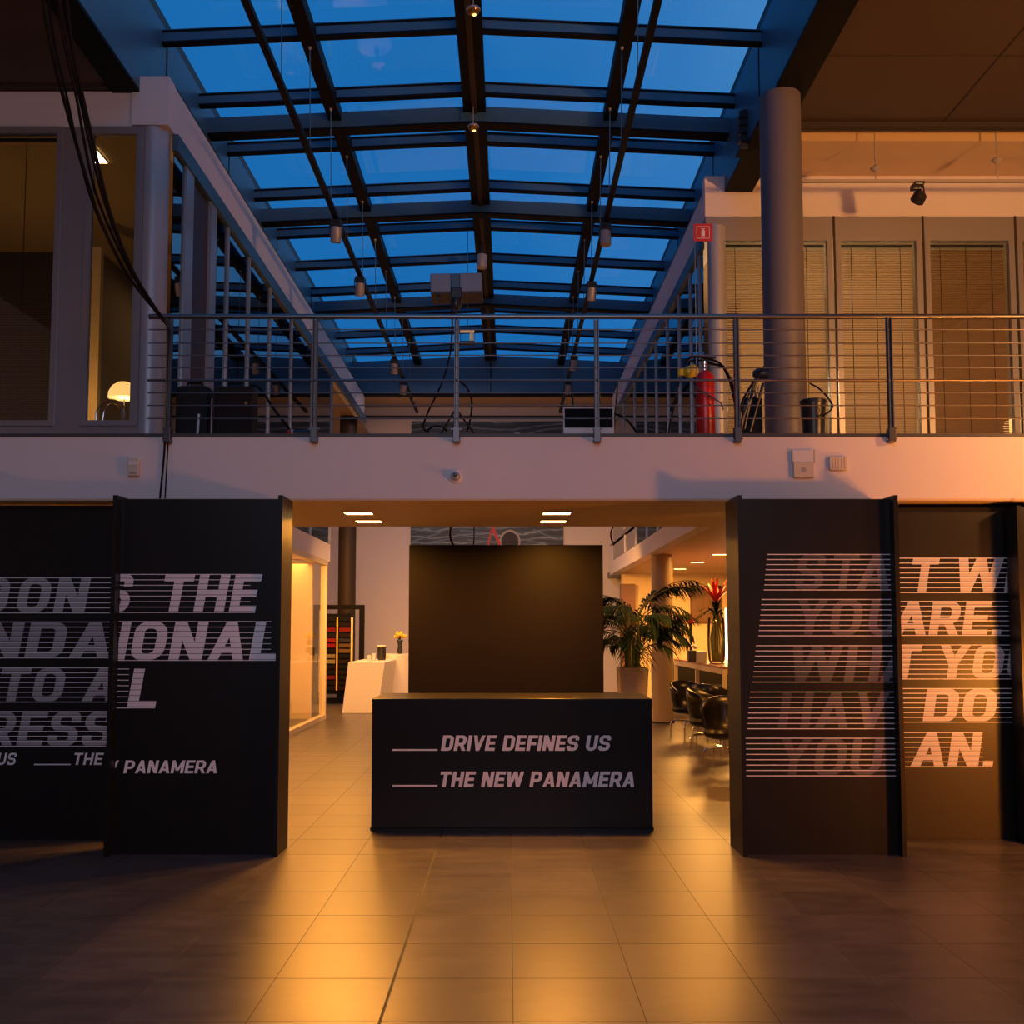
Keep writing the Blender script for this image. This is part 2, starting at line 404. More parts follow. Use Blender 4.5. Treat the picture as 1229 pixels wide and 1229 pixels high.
# gable at the far end
g = struct_empty('wall_gable', (XM, YG, ZF1))
MB().add([(SXL-.1,YG-.15,ZF1+.0),(SXR+.1,YG-.15,ZF1),(SXR+.1,YG-.15,ZSK),(XM,YG-.15,ZRIDGE),(SXL-.1,YG-.15,ZSK),
          (SXL-.1,YG,ZF1),(SXR+.1,YG,ZF1),(SXR+.1,YG,ZSK),(XM,YG,ZRIDGE),(SXL-.1,YG,ZSK)],
         [(0,1,2,3,4),(9,8,7,6,5),(0,5,6,1),(1,6,7,2),(2,7,8,3),(3,8,9,4),(4,9,5,0)]).build('cladding', 'steel', g)
bx(SXL-.1, SXR+.1, YG-.2, YG+.05, ZF1-.03, ZF1+.02).build('flange', 'beamdark', g)
bx(XM-.01, XM+.01, YG-.16, YG-.149, ZF1, ZSK).build('joint', 'beamdark', g)
struct('ceiling_far', bx(-9, 9, YG+.06, YF, 8.28, 8.4), 'soffit', origin='world')
struct('trim_12', bx(-9, 9, YF-.25, YF, 7.95, 8.0), 'seam', origin='world')

# ------------------------------------------------------------------ skylight
sk = struct_empty('window_2', (XM, 15, ZSK))
gl = MB(); gl.add([(SXL,-6,ZSK+.09),(XM,-6,ZRIDGE+.09),(XM,YG,ZRIDGE+.09),(SXL,YG,ZSK+.09)],[(0,1,2,3)])
gl.build('glass_pane', 'sky_glass', sk)
gl = MB(); gl.add([(XM,-6,ZRIDGE+.09),(SXR,-6,ZSK+.09),(SXR,YG,ZSK+.09),(XM,YG,ZRIDGE+.09)],[(0,1,2,3)])
gl.build('glass_pane', 'sky_glass', sk)
def gabled(y0, y1, zlo, zhi, name, m):        # a bar following the two roof slopes
    b = MB()
    for (xa, xb, za, zb_) in ((SXL, XM, ZSK, ZRIDGE), (XM, SXR, ZRIDGE, ZSK)):
        b.hexa([(xa,y0,za+zlo),(xb,y0,zb_+zlo),(xb,y1,zb_+zlo),(xa,y1,za+zlo),(xa,y0,za+zhi),(xb,y0,zb_+zhi),(xb,y1,zb_+zhi),(xa,y1,za+zhi)])
    return b.build(name, m, sk)
k0 = 12.34
BARS = (-5.2,-3.6,-2.0,-.6,.9,2.4,4.0,5.6,7.2,8.8,10.4,11.96,13.43,14.83,16.45,18.1,19.73,21.3,22.9,24.5,26.0)
for y in BARS:
    pass
    gabled(y-.03, y+.03, -.05, .10, 'glazing_bar', 'steel')
    gabled(y-.045, y+.045, -.08, -.05, 'glazing_bar_cap', 'beamdark')
    gabled(y-.04, y+.04, .062, .085, 'glazing_bar_cap', 'beamdark')
for vb in (155.5, 262, 369.5):
    pass
def beam_at(v0):     # cross beams: front face bottom v at centre
    return at(610, v0, z=8.525).y
for v0 in (148, 256.5, 366):
    y = beam_at(v0)
    gabled(y, y+.12, -.24, -.03, 'cross_beam', 'steel')
    gabled(y-.01, y+.19, -.27, -.24, 'cross_beam_flange', 'beamdark')
for y in (7.0, 3.5): gabled(y, y+.12, -.24, -.03, 'cross_beam', 'steel')
bx(XM-.15, XM+.15, -6, YG-.15, ZRIDGE-.12, ZRIDGE+.06).build('ridge_beam', 'beamdark', sk)
bx(XM-.035, XM+.035, -6, YG-.15, ZRIDGE-.14, ZRIDGE-.12).build('ridge_channel', 'seam', sk)
for x in (-2.32, 1.36):
    z = ZSK+.07; bx(x-.085, x+.085, -6, YG-.15, z-.14, z+.035).build('rafter', 'beamdark', sk)


# ------------------------------------------------------------------ glazed side walls of the galleries
def side_glazing(n, x, y0, ys, sgn, door=None):
    e = struct_empty(n, (x, y0, ZT)); zt = ZF0 - (.06 if sgn > 0 else 0)
    a0, a1 = (x-.02, x+.045) if sgn < 0 else (x-.045, x+.02)
    b0, b1 = (x-.012, x+.028) if sgn < 0 else (x-.028, x+.012)
    bx(a0, a1, y0+.2, YG, zt-.19, zt-.001).build('head_rail', 'steel', e)
    ye = 22.1 if sgn < 0 else YG
    bx(a0, a1, y0+.2 if sgn > 0 else 13.2, ye, 3.95, 4.05).build('sill', 'frame', e)
    for y, wd in ys: bx(b0, b1, y-wd/2, y+wd/2, ZT+.12, zt-.19).build('mullion', 'frame', e)
    m = MB()
    prev = y0+.2
    for i, (y, wd) in enumerate(ys):
        if not (door and abs(y-door[1]) < .01):
            bx(x-.004, x+.004, prev, y-wd/2, ZT+.12, zt-.19).build('pane', 'side_glass', e)
        else:
            d = bx(x-.05, x-.01, prev, y-wd/2, ZT+.02, zt-.2).build('door_panel', 'door_dark', e)
        prev = y+wd/2
    bx(x-.004, x+.004, prev, ye, ZT+.12, zt-.19).build('pane', 'side_glass', e)
    return e
side_glazing('window_3', XL, YL, [(11.98,.30),(12.98,.26),(13.7,.06),(14.85,.06),(16.2,.06),(17.85,.06),(19.8,.06),(22.0,.10)], -1, door=(11.98,12.98))
side_glazing('window_4', XR, YR, [(14.6,.06),(15.35,.06),(16.4,.06),(17.6,.06),(19.0,.06),(20.5,.06),(22.3,.06),(24.4,.06)], 1)
# rounded corner posts
tag(MB().lathe([(.165,0),(.165,ZF0-ZT-.02)], (XL-.195, YL+.145, ZT+.01), 28).build('corner_post', 'silver', smooth=True), 'silver rounded corner post where the left gallery windows end', 'post')
tag(MB().lathe([(.12,0),(.12,ZF0-3.955-.07)], (XR+.12, YR-.125, 3.955), 28).build('corner_post', 'silver', smooth=True), 'silver rounded corner post beside the red extinguisher', 'post')

# ------------------------------------------------------------------ front gallery windows
def px_x(u, Y): return at(u, 500, Y=Y).x
def front_window(n, x0, x1, Y, z0, z1, fw=.05, top=.05):
    e = struct_empty(n, ((x0+x1)/2, Y, z0))
    f = MB(); f.box(x0,x0+fw,Y-.03,Y+.06,z0,z1).box(x1-fw,x1,Y-.03,Y+.06,z0,z1).box(x0+fw,x1-fw,Y-.03,Y+.06,z1-top,z1).box(x0+fw,x1-fw,Y-.03,Y+.06,z0,z0+fw)
    f.build('frame', 'frame', e); bx(x0+fw,x1-fw,Y+.01,Y+.018,z0+fw,z1-top).build('pane', 'glass', e)
    return e
def blind(x0, x1, Y, z0, z1, m, label, tilt=.6, pitch=.028):
    t = thing('venetian_blind', ((x0+x1)/2, Y, z0), label, 'blind', 'gallery blinds')
    s = MB(); n = int((z1-z0-.05)/pitch); dy = pitch*.62*math.cos(tilt); dz = pitch*.62*math.sin(tilt)
    for k in range(n):
        z = z0+.02+k*pitch
        s.add([(x0,Y-dy,z-dz),(x1,Y-dy,z-dz),(x1,Y+dy,z+dz),(x0,Y+dy,z+dz)], [(0,1,2,3)])
    s.build('slats', m, t)
    bx(x0,x1,Y-.02,Y+.02,z1-.03,z1).build('headrail', 'seam', t)
    w = x1-x0; nn = 3 if w > .7 else 2
    for k in range(nn):
        xx = x0+w*(k+.5)/nn
        bx(xx-.004,xx+.004,Y-.021,Y-.018,z0,z1-.03).build('ladder_cord', 'seam', t)
    return t
zs = ZT+.12
# left: window A, grey panel, window B
xa = px_x(66, YL); xb0 = px_x(96, YL); xb1 = px_x(166, YL)
ZS = 3.93
front_window('window_5', -7.2, xa, YL, ZS, ZW, .06, .07)
struct('trim_13', bx(xa, xb0, YL-.015, YL+.1, ZT, ZW), 'frame', origin='world')
front_window('window_6', xb0, xb1, YL, ZS, ZW-.0, .06, .08)
struct('trim_14', MB().box(-9, xa, YL-.01, YL+.1, ZT, ZS).box(xb0, xb1, YL-.01, YL+.1, ZT, ZS), 'frame', origin='world')
struct('trim_15', bx(xb1, XL-.34, YL-.015, YL+.1, ZT, ZW), 'frame', origin='world')
blind(-7.1, xa-.07, YL+.1, ZS+.06, ZW-.08, 'blind_dark', 'dark brown lowered blind behind the far left gallery window', tilt=.35)
# right windows
us = [(858,1003),(1007,1111),(1115,1223),(1227,1330)]
bm = ['blind_beige','blind_beige','blind_brown','blind_brown']
bl = ['beige lowered blind behind the gallery window beside the round column','beige lowered blind with a lit right half, in the window right of the column',
      'tan brown lowered blind in the gallery window left of the frame edge','tan blind at the extreme right edge']
for i, ((u0,u1), m, lb) in enumerate(zip(us, bm, bl)):
    x0, x1 = px_x(u0, YR), px_x(u1, YR)
    front_window(f'window_{7+i}', x0, x1, YR, ZT+.01, 7.09, .07, .06)
    if i < 3: blind(x0+.08, x1-.08, YR+.12, ZT+.1, 7.02, m, lb, tilt=.95, pitch=.033)
jm = MB()
for u in (1005,1113,1225): 
    x = px_x(u, YR); jm.box(x-.012,x+.012,YR-.045,YR-.025,ZT,7.365)
struct('trim_16', jm, 'seam', origin='world')
# rooms behind the front windows
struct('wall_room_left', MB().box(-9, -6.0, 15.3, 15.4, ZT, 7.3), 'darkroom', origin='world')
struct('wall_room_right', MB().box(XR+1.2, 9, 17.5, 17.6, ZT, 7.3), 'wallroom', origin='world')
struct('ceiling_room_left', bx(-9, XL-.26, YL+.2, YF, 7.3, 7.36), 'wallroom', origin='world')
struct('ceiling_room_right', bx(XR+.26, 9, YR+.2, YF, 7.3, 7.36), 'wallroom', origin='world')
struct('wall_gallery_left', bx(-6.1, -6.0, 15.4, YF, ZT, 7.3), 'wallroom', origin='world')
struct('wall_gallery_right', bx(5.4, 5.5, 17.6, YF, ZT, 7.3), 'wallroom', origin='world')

# ------------------------------------------------------------------ columns
def col(x, y, z0, z1, r, m, label):
    t = thing('round_column', (x,y,z0), label, 'column')
    MB().lathe([(r,0),(r,z1-z0)], (x,y,z0), 40).build('shaft', m, t, smooth=True)
    MB().lathe([(r+.012,0),(r+.012,.03)], (x,y,z0), 40).build('base_ring', 'seam', t, smooth=True)
    return t
col(at(943,500,Y=11.55).x, 11.55, ZT, 7.72, .226, 'col_grey', 'thick round grey column standing on the bridge behind the railing')
col(at(796,850,Y=20.6).x, 20.6, 0, 3.225, .205, 'col_gold', 'round column lit golden behind the potted palm')
col(at(413.5,700,Y=27).x, 27.4, 0, 8.28, .225, 'col_dark', 'tall dark column rising behind the swatch display')

# ------------------------------------------------------------------ railing
rt = thing('balcony_railing', (0, YS-.06, ZT), 'stainless steel railing with thin horizontal wires along the bridge edge', 'railing')
YP = YS-.05
def zat(v): return at(610, v, Y=YP).z
xr0 = at(179,380,Y=YP).x
zt = zat(380)
MB().tube([(xr0,YP,zt),(9,YP,zt)], .022, 14).build('handrail', 'rail', rt, smooth=True)
MB().tube([(xr0,YP,zat(456.5)),(9,YP,zat(456.5))], .011, 8).build('mid_rail', 'rail', rt, smooth=True)
for v in (395.7,411.8,426.5,441.5,471.6,486.6,502.3):
    MB().tube([(xr0,YP,zat(v)),(9,YP,zat(v))], .005, 6).build('wire', 'rail', rt)
pu = [203,378,548,716,884,1068,1252]
for u in pu:
    x = at(u,450,Y=YP).x
    p = MB().box(x-.020,x-.011,YP-.028,YP+.028,zat(529),zt-.02).box(x+.011,x+.020,YP-.028,YP+.028,zat(529),zt-.02)
    p.box(x-.011,x+.011,YP+.0,YP+.006,zat(515),zt-.03)
    po = p.build('post', 'postmetal', rt, bevel=.002)
    c = MB().box(x-.028,x+.028,YP-.034,YS-.001,zat(531),zat(513)); c.build('bracket', 'postmetal', po, bevel=.004)
    for zz in (zat(527), zat(515)): MB().tube([(x-.042,YP-.01,zz),(x+.042,YP-.01,zz)], .008, 8).build('bolt', 'chrome', po)

# ------------------------------------------------------------------ display walls and lettering
GT = .23
def rp(points, r, n=6):
    out = []
    for i, p in enumerate(points):
        if i in (0, len(points)-1): out.append(p); continue
        a = Vector(points[i-1]); b = Vector(p); c = Vector(points[i+1])
        d1 = (a-b); d2 = (c-b); rr = min(r, d1.length*.5, d2.length*.5)
        p0 = b+d1.normalized()*rr; p1 = b+d2.normalized()*rr
        for k in range(n+1):
            t = k/n; q = p0*(1-t)**2+b*(2*t*(1-t)*.85+0)+p1*t*t; w = (1-t)**2+2*t*(1-t)*.85+t*t; out.append(tuple(q/w))
    return out
def strip(path, t, closed=False, ty=None):
    ty = ty or t
    P = [Vector(p) for p in path]; n = len(P); L = []; R = []
    for i in range(n):
        if closed: d = P[(i+1)%n]-P[i-1]
        else: d = P[min(i+1,n-1)]-P[max(i-1,0)]
        d.normalize(); nn = Vector((-d.y, d.x)); nn = Vector((nn.x*t/2, nn.y*ty/2))
        L.append(P[i]+nn); R.append(P[i]-nn)
    q = []
    for i in range(n if closed else n-1):
        j = (i+1)%n; q.append([L[i],L[j],R[j],R[i]])
    return q
def bar(x0,y0,x1,y1): return [[Vector((x0,y0)),Vector((x1,y0)),Vector((x1,y1)),Vector((x0,y1))]]
def dg(xb, xt, w, y0=0, y1=1): return [[Vector((xb,y0)),Vector((xb+w,y0)),Vector((xt+w,y1)),Vector((xt,y1))]]
def glyph(ch, t=GT):
    h = t*.82; T = 1-h/2; B = h/2; W = .74
    l, r = t/2, W-t/2
    if ch == 'O': return strip([p for p in rp([(l,.5),(l,T),(r,T),(r,B),(l,B),(l,.5)], .3)][:-1], t, True, h), W
    if ch == 'D': return bar(0,0,t,1)+strip(rp([(t*.9,T),(r,T),(r,B),(t*.9,B)], .3), t, False, h), W
    if ch == 'U': return strip(rp([(l,1),(l,B),(r,B),(r,1)], .3), t, False, h), W
    if ch == 'S': return strip(rp([(r,.68),(r,T),(l,T),(l,.52),(r,.48),(r,B),(l,B),(l,.32)], .24), t, False, h), W
    if ch == 'C': return strip(rp([(r,.68),(r,T),(l,T),(l,B),(r,B),(r,.32)], .28), t, False, h), W
    if ch in 'PR':
        q = bar(0,0,t,1)+strip(rp([(t*.9,T),(r,T),(r,.42),(t*.9,.42)], .24), t, False, h)
        if ch == 'R': q += dg(W-t*1.05+.03, W*.42, t*1.05, 0, .42)
        return q, W
    if ch == 'E': return bar(0,0,t,1)+bar(t,0,.64,h)+bar(t,.5-h/2,.60,.5+h/2)+bar(t,1-h,.65,1), .64
    if ch == 'F': return bar(0,0,t,1)+bar(t,.46-h/2,.58,.46+h/2)+bar(t,1-h,.63,1), .6
    if ch == 'L': return bar(0,0,t,1)+bar(t,0,.60,h), .6
    if ch == 'T': return bar(0,1-h,.72,1)+bar(.36-t/2,0,.36+t/2,1-h), .72
    if ch == 'I': return bar(0,0,t,1), t
    if ch == 'H': return bar(0,0,t,1)+bar(W-t,0,W,1)+bar(t,.5-h/2,W-t,.5+h/2), W
    if ch == 'h': return bar(0,0,t,1)+bar(W-t,0,W,1)+bar(t,.5-.03,W-t,.5+.03), W
    if ch == 'N': return bar(0,0,t,1)+bar(W-t,0,W,1)+dg(W-t*1.12, 0, t*1.12), W
    if ch == 'A': return dg(0,.4-t*.5,t)+dg(.8-t,.4-t*.5,t)+bar(.2,.20,.6,.20+h*.85), .8
    if ch == 'V': return dg(.38-t*.5,0,t)+dg(.38-t*.5,.76-t,t), .76
    if ch == 'Y': return dg(.38-t*.5,0,t,.42,1)+dg(.38-t*.5,.76-t,t,.42,1)+bar(.38-t/2,0,.38+t/2,.42), .76
    if ch == 'W': return dg(.27-t*.5,0,t)+dg(.27-t*.5,.55-t*.5,t)+dg(.83-t*.5,.55-t*.5,t)+dg(.83-t*.5,1.1-t,t), 1.1
    if ch == 'M': return bar(0,0,t,1)+bar(.92-t,0,.92,1)+dg(.46-t*.45,0,t*.9,.2,1)+dg(.46-t*.45,.92-t*.9,t*.9,.2,1), .92
    if ch == '.': return bar(0,0,t*1.05,h), t*1.05
    return [], .3
SH = .17
def clip(poly, x, keep_right):
    out = []
    for i in range(len(poly)):
        a, b = poly[i-1], poly[i]
        ia = (a.x >= x) == keep_right; ib = (b.x >= x) == keep_right
        if ia != ib:
            k = (x-a.x)/(b.x-a.x); out.append(a+(b-a)*k)
        if ib: out.append(b)
    return out
def letters(txt, x0, x1, z0, z1, Y, name, m, parent, t=GT, gap=.13, xmin=-99, xmax=99, shear=SH, eps=.0):
    """one mesh per word/row: letters between x0 (foot of first) and x1 (foot of last), z0..z1"""
    qs = []; x = 0
    for ch in txt:
        g, w = glyph(ch, t)
        for q in g: qs.append([Vector((p.x+x, p.y)) for p in q])
        x += w+gap
    x -= gap; s = (x1-x0)/x; h = z1-z0
    b = MB(); b.uv = []
    for q in qs:
        q = [Vector((x0+p.x*s+p.y*h*shear, z0+p.y*h)) for p in q]
        q = clip(q, xmin, True)
        if len(q) > 2: q = clip(q, xmax, False)
        if len(q) < 3: continue
        a = sum(q[i-1].x*q[i].y-q[i].x*q[i-1].y for i in range(len(q)))
        if a < 0: q = q[::-1]
        ey = Y-.0006-.0002*(len(b.f)%7)
        b.add([(p.x, ey, p.y) for p in q], [tuple(range(len(q)))])
        b.uv += [(p.x, (p.y-z0)/h*7+.5) for p in q]
    return b.build(name, m, parent)
def rowlines(xa, xb, z0, z1, Y, parent, slant=0, n=8, m='ink', th=.0075):
    b = MB()
    for k in range(n):
        z = z0+(z1-z0)*(k+.5*th/(z1-z0))/(n-1)*((z1-z0-th)/(z1-z0)) + th*.5 if False else z0+th/2+(z1-z0-th)*k/(n-1)
        x0 = xa+slant*(z-z0)
        b.box(x0, xb, Y-.0034, Y-.0022, z-th/2, z+th/2)
    return b.build('printed_lines', m, parent)
def pz(v, Y, u=610): return at(u, v, Y=Y).z

YP1, YP2 = 8.54, 9.13
def display_wall(name, x0, x1, Y, z1, depth, label, fins=(True,True), z0=0.0, finh=.02):
    t = thing(name, ((x0+x1)/2, Y, 0), label, 'display wall')
    bx(x0, x1, Y, Y+depth, z0, z1).build('panel', 'black', t)
    for i, x in enumerate((x0, x1)):
        if fins[i]:
            s = 1 if i == 0 else -1
            bx(min(x,x-s*.035), max(x,x-s*.035), Y-.10, Y+depth, 0, z1+finh).build('end_board', 'black', t)
    return t
ztop1 = at(340, 599, Y=YP1).z
xfl0 = at(141, 800, Y=YP1).x; xfl1 = at(337, 800, Y=YP1).x
xfr0 = at(885, 800, Y=YP1).x; xfr1 = at(1072, 800, Y=YP1).x
A = display_wall('display_wall', xfl0, xfl1-.02, YP1, ztop1, .30, 'tall black display wall reading S THE, IONAL and PANAMERA, left of the passage')
A2 = display_wall('display_wall', -5.6, xfl0+.02, YP2, 2.83, .12, 'black display wall at the left edge, set back, with rows of lined grey capitals', (False,False), 0)
Bw = display_wall('display_wall', xfr0+.035, xfr1, YP1, ztop1, .38, 'black display wall right of the passage with faint letters under white lines')
B2 = display_wall('display_wall', xfr1+.05, 5.2, YP2, 2.81, .12, 'black display wall at the right, its letters lit bright orange', (False,False), 0)
xe = at(1227, 800, Y=8.95).x
B3 = display_wall('display_wall', xe, 5.9, 8.98, 2.80, .1, 'black display wall cut by the right edge, edge shadowed', (True,False), 0, 0)
# dark track above the right wall
tag(bx(3.4, 5.6, 9.2, 9.26, 2.815, ZB).build('ceiling_track', 'beamdark'), 'dark sliding track above the orange lit display wall', 'track')

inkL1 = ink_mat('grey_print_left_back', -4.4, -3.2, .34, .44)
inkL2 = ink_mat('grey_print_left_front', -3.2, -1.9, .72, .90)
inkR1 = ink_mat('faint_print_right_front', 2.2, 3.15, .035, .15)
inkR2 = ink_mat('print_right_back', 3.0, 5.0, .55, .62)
def X(u, v, Y): return at(u, v, Y=Y).x
# left back wall rows: (v top, v bottom, text, u0 foot, u1 foot)
for (v0, v1, txt, u0, u1) in ((693,736,'ION',-22,101),(746,790,'NDA',-24,131),(801,843,'TO A',-14,149),(853.5,896,'RESS',-22,132)):
    z1, z0 = pz(v0,YP2), pz(v1,YP2)
    if txt == 'TO A':
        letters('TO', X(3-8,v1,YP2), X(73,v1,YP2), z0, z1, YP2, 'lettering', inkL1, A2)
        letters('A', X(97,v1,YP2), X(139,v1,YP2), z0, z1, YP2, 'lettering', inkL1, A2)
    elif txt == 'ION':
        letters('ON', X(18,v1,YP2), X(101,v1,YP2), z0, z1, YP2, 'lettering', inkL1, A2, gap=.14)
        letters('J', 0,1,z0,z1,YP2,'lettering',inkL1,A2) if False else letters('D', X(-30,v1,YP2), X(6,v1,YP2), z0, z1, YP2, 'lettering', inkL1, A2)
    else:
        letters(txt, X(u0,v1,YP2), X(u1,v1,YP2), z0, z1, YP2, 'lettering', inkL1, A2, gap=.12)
    rowlines(-5.0, xfl0+.02, z0, z1, YP2, A2, m='ink', th=.0065)
z1, z0 = pz(903.5,YP2), pz(918,YP2)
letters('US', X(-4,918,YP2), X(18,918,YP2), z0, z1, YP2, 'lettering', 'ink', A2, t=.2)
letters('THE', X(87,918,YP2), X(122,918,YP2), z0, z1, YP2, 'lettering', 'ink', A2, t=.2, gap=.14)
bx(X(41,917,YP2), X(85,917,YP2), YP2-.003, YP2-.001, z0-.001, z0+.009).build('underscore', 'ink', A2)
# left front wall rows
xm = xfl0+.004
for (v0, v1, parts, ul, ur) in ((689,735.5,(('S',119,153),('THE',190,306)),141,306),(745.5,793,(('I',138,149),('ONAL',155,331)),141,331),(802.5,850,(('L',152,186),),141,160)):
    z1, z0 = pz(v0,YP1), pz(v1,YP1)
    for txt, u0, u1 in parts:
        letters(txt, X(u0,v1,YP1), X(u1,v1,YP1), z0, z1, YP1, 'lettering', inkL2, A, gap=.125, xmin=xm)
    rowlines(xm, X(ur-6,v1,YP1), z0, z1, YP1, A, m='ink', th=.005)
z1, z0 = pz(912.5,YP1), pz(928,YP1)
letters('V', X(128,928,YP1), X(140,928,YP1), z0, z1, YP1, 'lettering', 'ink', A, t=.2, xmin=xm)
letters('PANAMERA', X(148,928,YP1), X(260,928,YP1), z0, z1, YP1, 'lettering', 'ink', A, t=.22, gap=.1)
# right front wall rows
for (v0, v1, parts, ua, ub) in (
    (665,708.5,(('S',953,986),('T',995,1026),('A',1027,1067)),921.5,1074),
    (719,763.5,(('YO',951,1031),('U',1040,1076)),915,1075),
    (774.5,819,(('Wh',945,1053),('A',1055,1097)),908,1076),
    (830,875,(('hAV',933,1062),),901,1077),
    (885.5,931.5,(('YOU',931,1055),),895,1078)):
    z1, z0 = pz(v0,YP1), pz(v1,YP1)
    for txt, u0, u1 in parts:
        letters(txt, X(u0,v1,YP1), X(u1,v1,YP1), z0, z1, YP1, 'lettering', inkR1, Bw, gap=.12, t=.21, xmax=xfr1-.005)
    rowlines(X(ua-5,v1,YP1), xfr1-.004, z0, z1, YP1, Bw, slant=.11, m='ink', th=.006)
# right back wall rows
for (v0, v1, parts) in (
    (669.5,711.7,(('T',1090,1122),('WI',1145,1216))),
    (721.3,763,(('A',1070,1111),('RE.',1114,1201))),
    (773.6,815.3,(('T',1066,1101),('YOU',1123,1243))),
    (825.9,867.1,(('DO',1107,1193),('V',1222,1256))),
    (878.7,920.6,(('A',1092,1133),('N.',1137,1191)))):
    z1, z0 = pz(v0,YP2), pz(v1,YP2)
    for txt, u0, u1 in parts:
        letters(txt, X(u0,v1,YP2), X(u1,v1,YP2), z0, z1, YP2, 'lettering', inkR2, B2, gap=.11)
    lx1 = 5.1 if v1 < 870 else X(1180,v1,YP2)
    rowlines(xfr1+.07, lx1, z0, z1, YP2, B2, m='ink', th=.006)

# ------------------------------------------------------------------ reception counter
YC = 9.51
cx0, cx1 = at(446,915,Y=YC).x, at(783,915,Y=YC).x
zc = at(610, 838.5, Y=YC).z
ct = thing('reception_counter', ((cx0+cx1)/2, YC, 0), 'black reception counter lettered DRIVE DEFINES US THE NEW PANAMERA', 'counter')
bx(cx0, cx1, YC, YC+.85, 0.03, zc-.035).build('body', 'desk_black', ct, bevel=.004)
bx(cx0-.004, cx1+.004, YC-.004, YC+.87, zc-.035, zc).build('counter_top', 'desk_black', ct, bevel=.004)
bx(cx0-.012, cx1+.012, YC+.03, YC+.83, 0, .03).build('plinth', 'black', ct)
for (v0, v1, txt, u0, u1, uu) in ((882.5,901,'DRIVE DEFINES US',529,731,903),(926,944.5,'THE NEW PANAMERA',526,761,946)):
    z1, z0 = pz(v0,YC), pz(v1,YC)
    letters(txt, X(u0,v1,YC), X(u1,v1,YC), z0, z1, YC, 'lettering', 'ink', ct, t=.235, gap=.1)
    bx(X(471,uu-3,YC), X(525,uu-3,YC), YC-.003, YC-.001, pz(uu-2,YC), pz(uu-4,YC)).build('underscore', 'ink', ct)

# dark backdrop behind it
YB = 11.4
t = thing('backdrop_panel', (0, YB, 0), 'large dark brown backdrop panel standing behind the reception counter', 'panel')
bx(at(490.5,740,Y=YB).x, at(724,740,Y=YB).x, YB, YB+.08, 0, pz(654,YB)).build('panel', 'brown', t, bevel=.004)
bx(at(492,740,Y=YB).x, at(722,740,Y=YB).x, YB+.08, YB+.4, 0, .04).build('foot', 'black', t)
# cables rising from the backdrop
def cable(name, pts, r, label, m='rubber', cat='cable', group=None, sub=6):
    P = [Vector(p) for p in pts]; out = []
    for i in range(len(P)-1):
        p0 = P[max(i-1,0)]; p1 = P[i]; p2 = P[i+1]; p3 = P[min(i+2,len(P)-1)]
        for k in range(sub):
            t = k/sub; out.append(.5*((2*p1)+(p2-p0)*t+(2*p0-5*p1+4*p2-p3)*t*t+(3*p1-p0-3*p2+p3)*t**3))
    out.append(P[-1])
    return tag(MB().tube(out, r, 8).build(name, m, smooth=True), label, cat, group)
cable('hanging_cable', [at(545,656,Y=11.44),at(540,640,Y=11.3),at(546,600,Y=11.25),at(545,519,Y=11.22)], .012, 'black cable rising from the backdrop before the dark blue painting, left one')
cable('hanging_cable', [at(737,654,Y=11.5),at(733,640,Y=11.4),at(741,610,Y=11.25),at(740,522,Y=11.23)], .009, 'thin black cable rising near the top right corner of the backdrop')
cable('hanging_cable', [at(568,656,Y=11.44),at(569,640,Y=11.3),at(568,600,Y=11.25),at(568,519,Y=11.22)], .006, 'thin cable rising from the middle of the backdrop top')

# ------------------------------------------------------------------ painting on the far wall
yA = YF-.02
ax0, ax1 = at(493,640,Y=yA).x, at(676,640,Y=yA).x
pt = thing('wall_painting', ((ax0+ax1)/2, yA, 4.0), 'huge dark blue painting of a car with a red stroke, on the far wall', 'painting')
bx(ax0, ax1, yA-.04, yA+.02, 4.0, at(600,506,Y=yA).z).build('canvas', 'art', pt)
def ring(cx_, cz, r0, r1, y, a0=0, a1=2*PI, n=28, sx=1):
    b = MB()
    for k in range(n):
        p, q = a0+(a1-a0)*k/n, a0+(a1-a0)*(k+1)/n
        b.add([(cx_+sx*r0*math.cos(p),y,cz+r0*math.sin(p)),(cx_+sx*r1*math.cos(p),y,cz+r1*math.sin(p)),(cx_+sx*r1*math.cos(q),y,cz+r1*math.sin(q)),(cx_+sx*r0*math.cos(q),y,cz+r0*math.sin(q))],[(0,1,2,3)])
    return b
M['art_light'] = mat('painting_pale_stroke', (.35,.33,.33), .6)
M['art_blue'] = mat('painting_blue_stroke', (.10,.19,.30), .6)
M['art_dark'] = mat('painting_dark', (.01,.015,.03), .6)
wc = at(612,650,Y=yA)
ring(wc.x, wc.z, .28, .34, yA-.045, sx=.9).build('wheel_outline', 'art_light', pt)
ring(wc.x, wc.z, 0.001, .27, yA-.043, sx=.9).build('wheel', 'art_dark', pt)
rs_ = MB(); a_ = at(588,630,Y=yA); b_ = at(598,654,Y=yA)
rs_.add([(a_.x,yA-.046,a_.z),(a_.x+.09,yA-.046,a_.z),(b_.x+.09,yA-.046,b_.z),(b_.x,yA-.046,b_.z)],[(0,1,2,3)])
rs_.add([(a_.x+.02,yA-.046,a_.z-.15),(a_.x+.07,yA-.046,a_.z-.15),(a_.x-.02,yA-.046,b_.z),(a_.x-.08,yA-.046,b_.z)],[(0,1,2,3)])
rs_.build('red_stroke', 'redsign', pt)
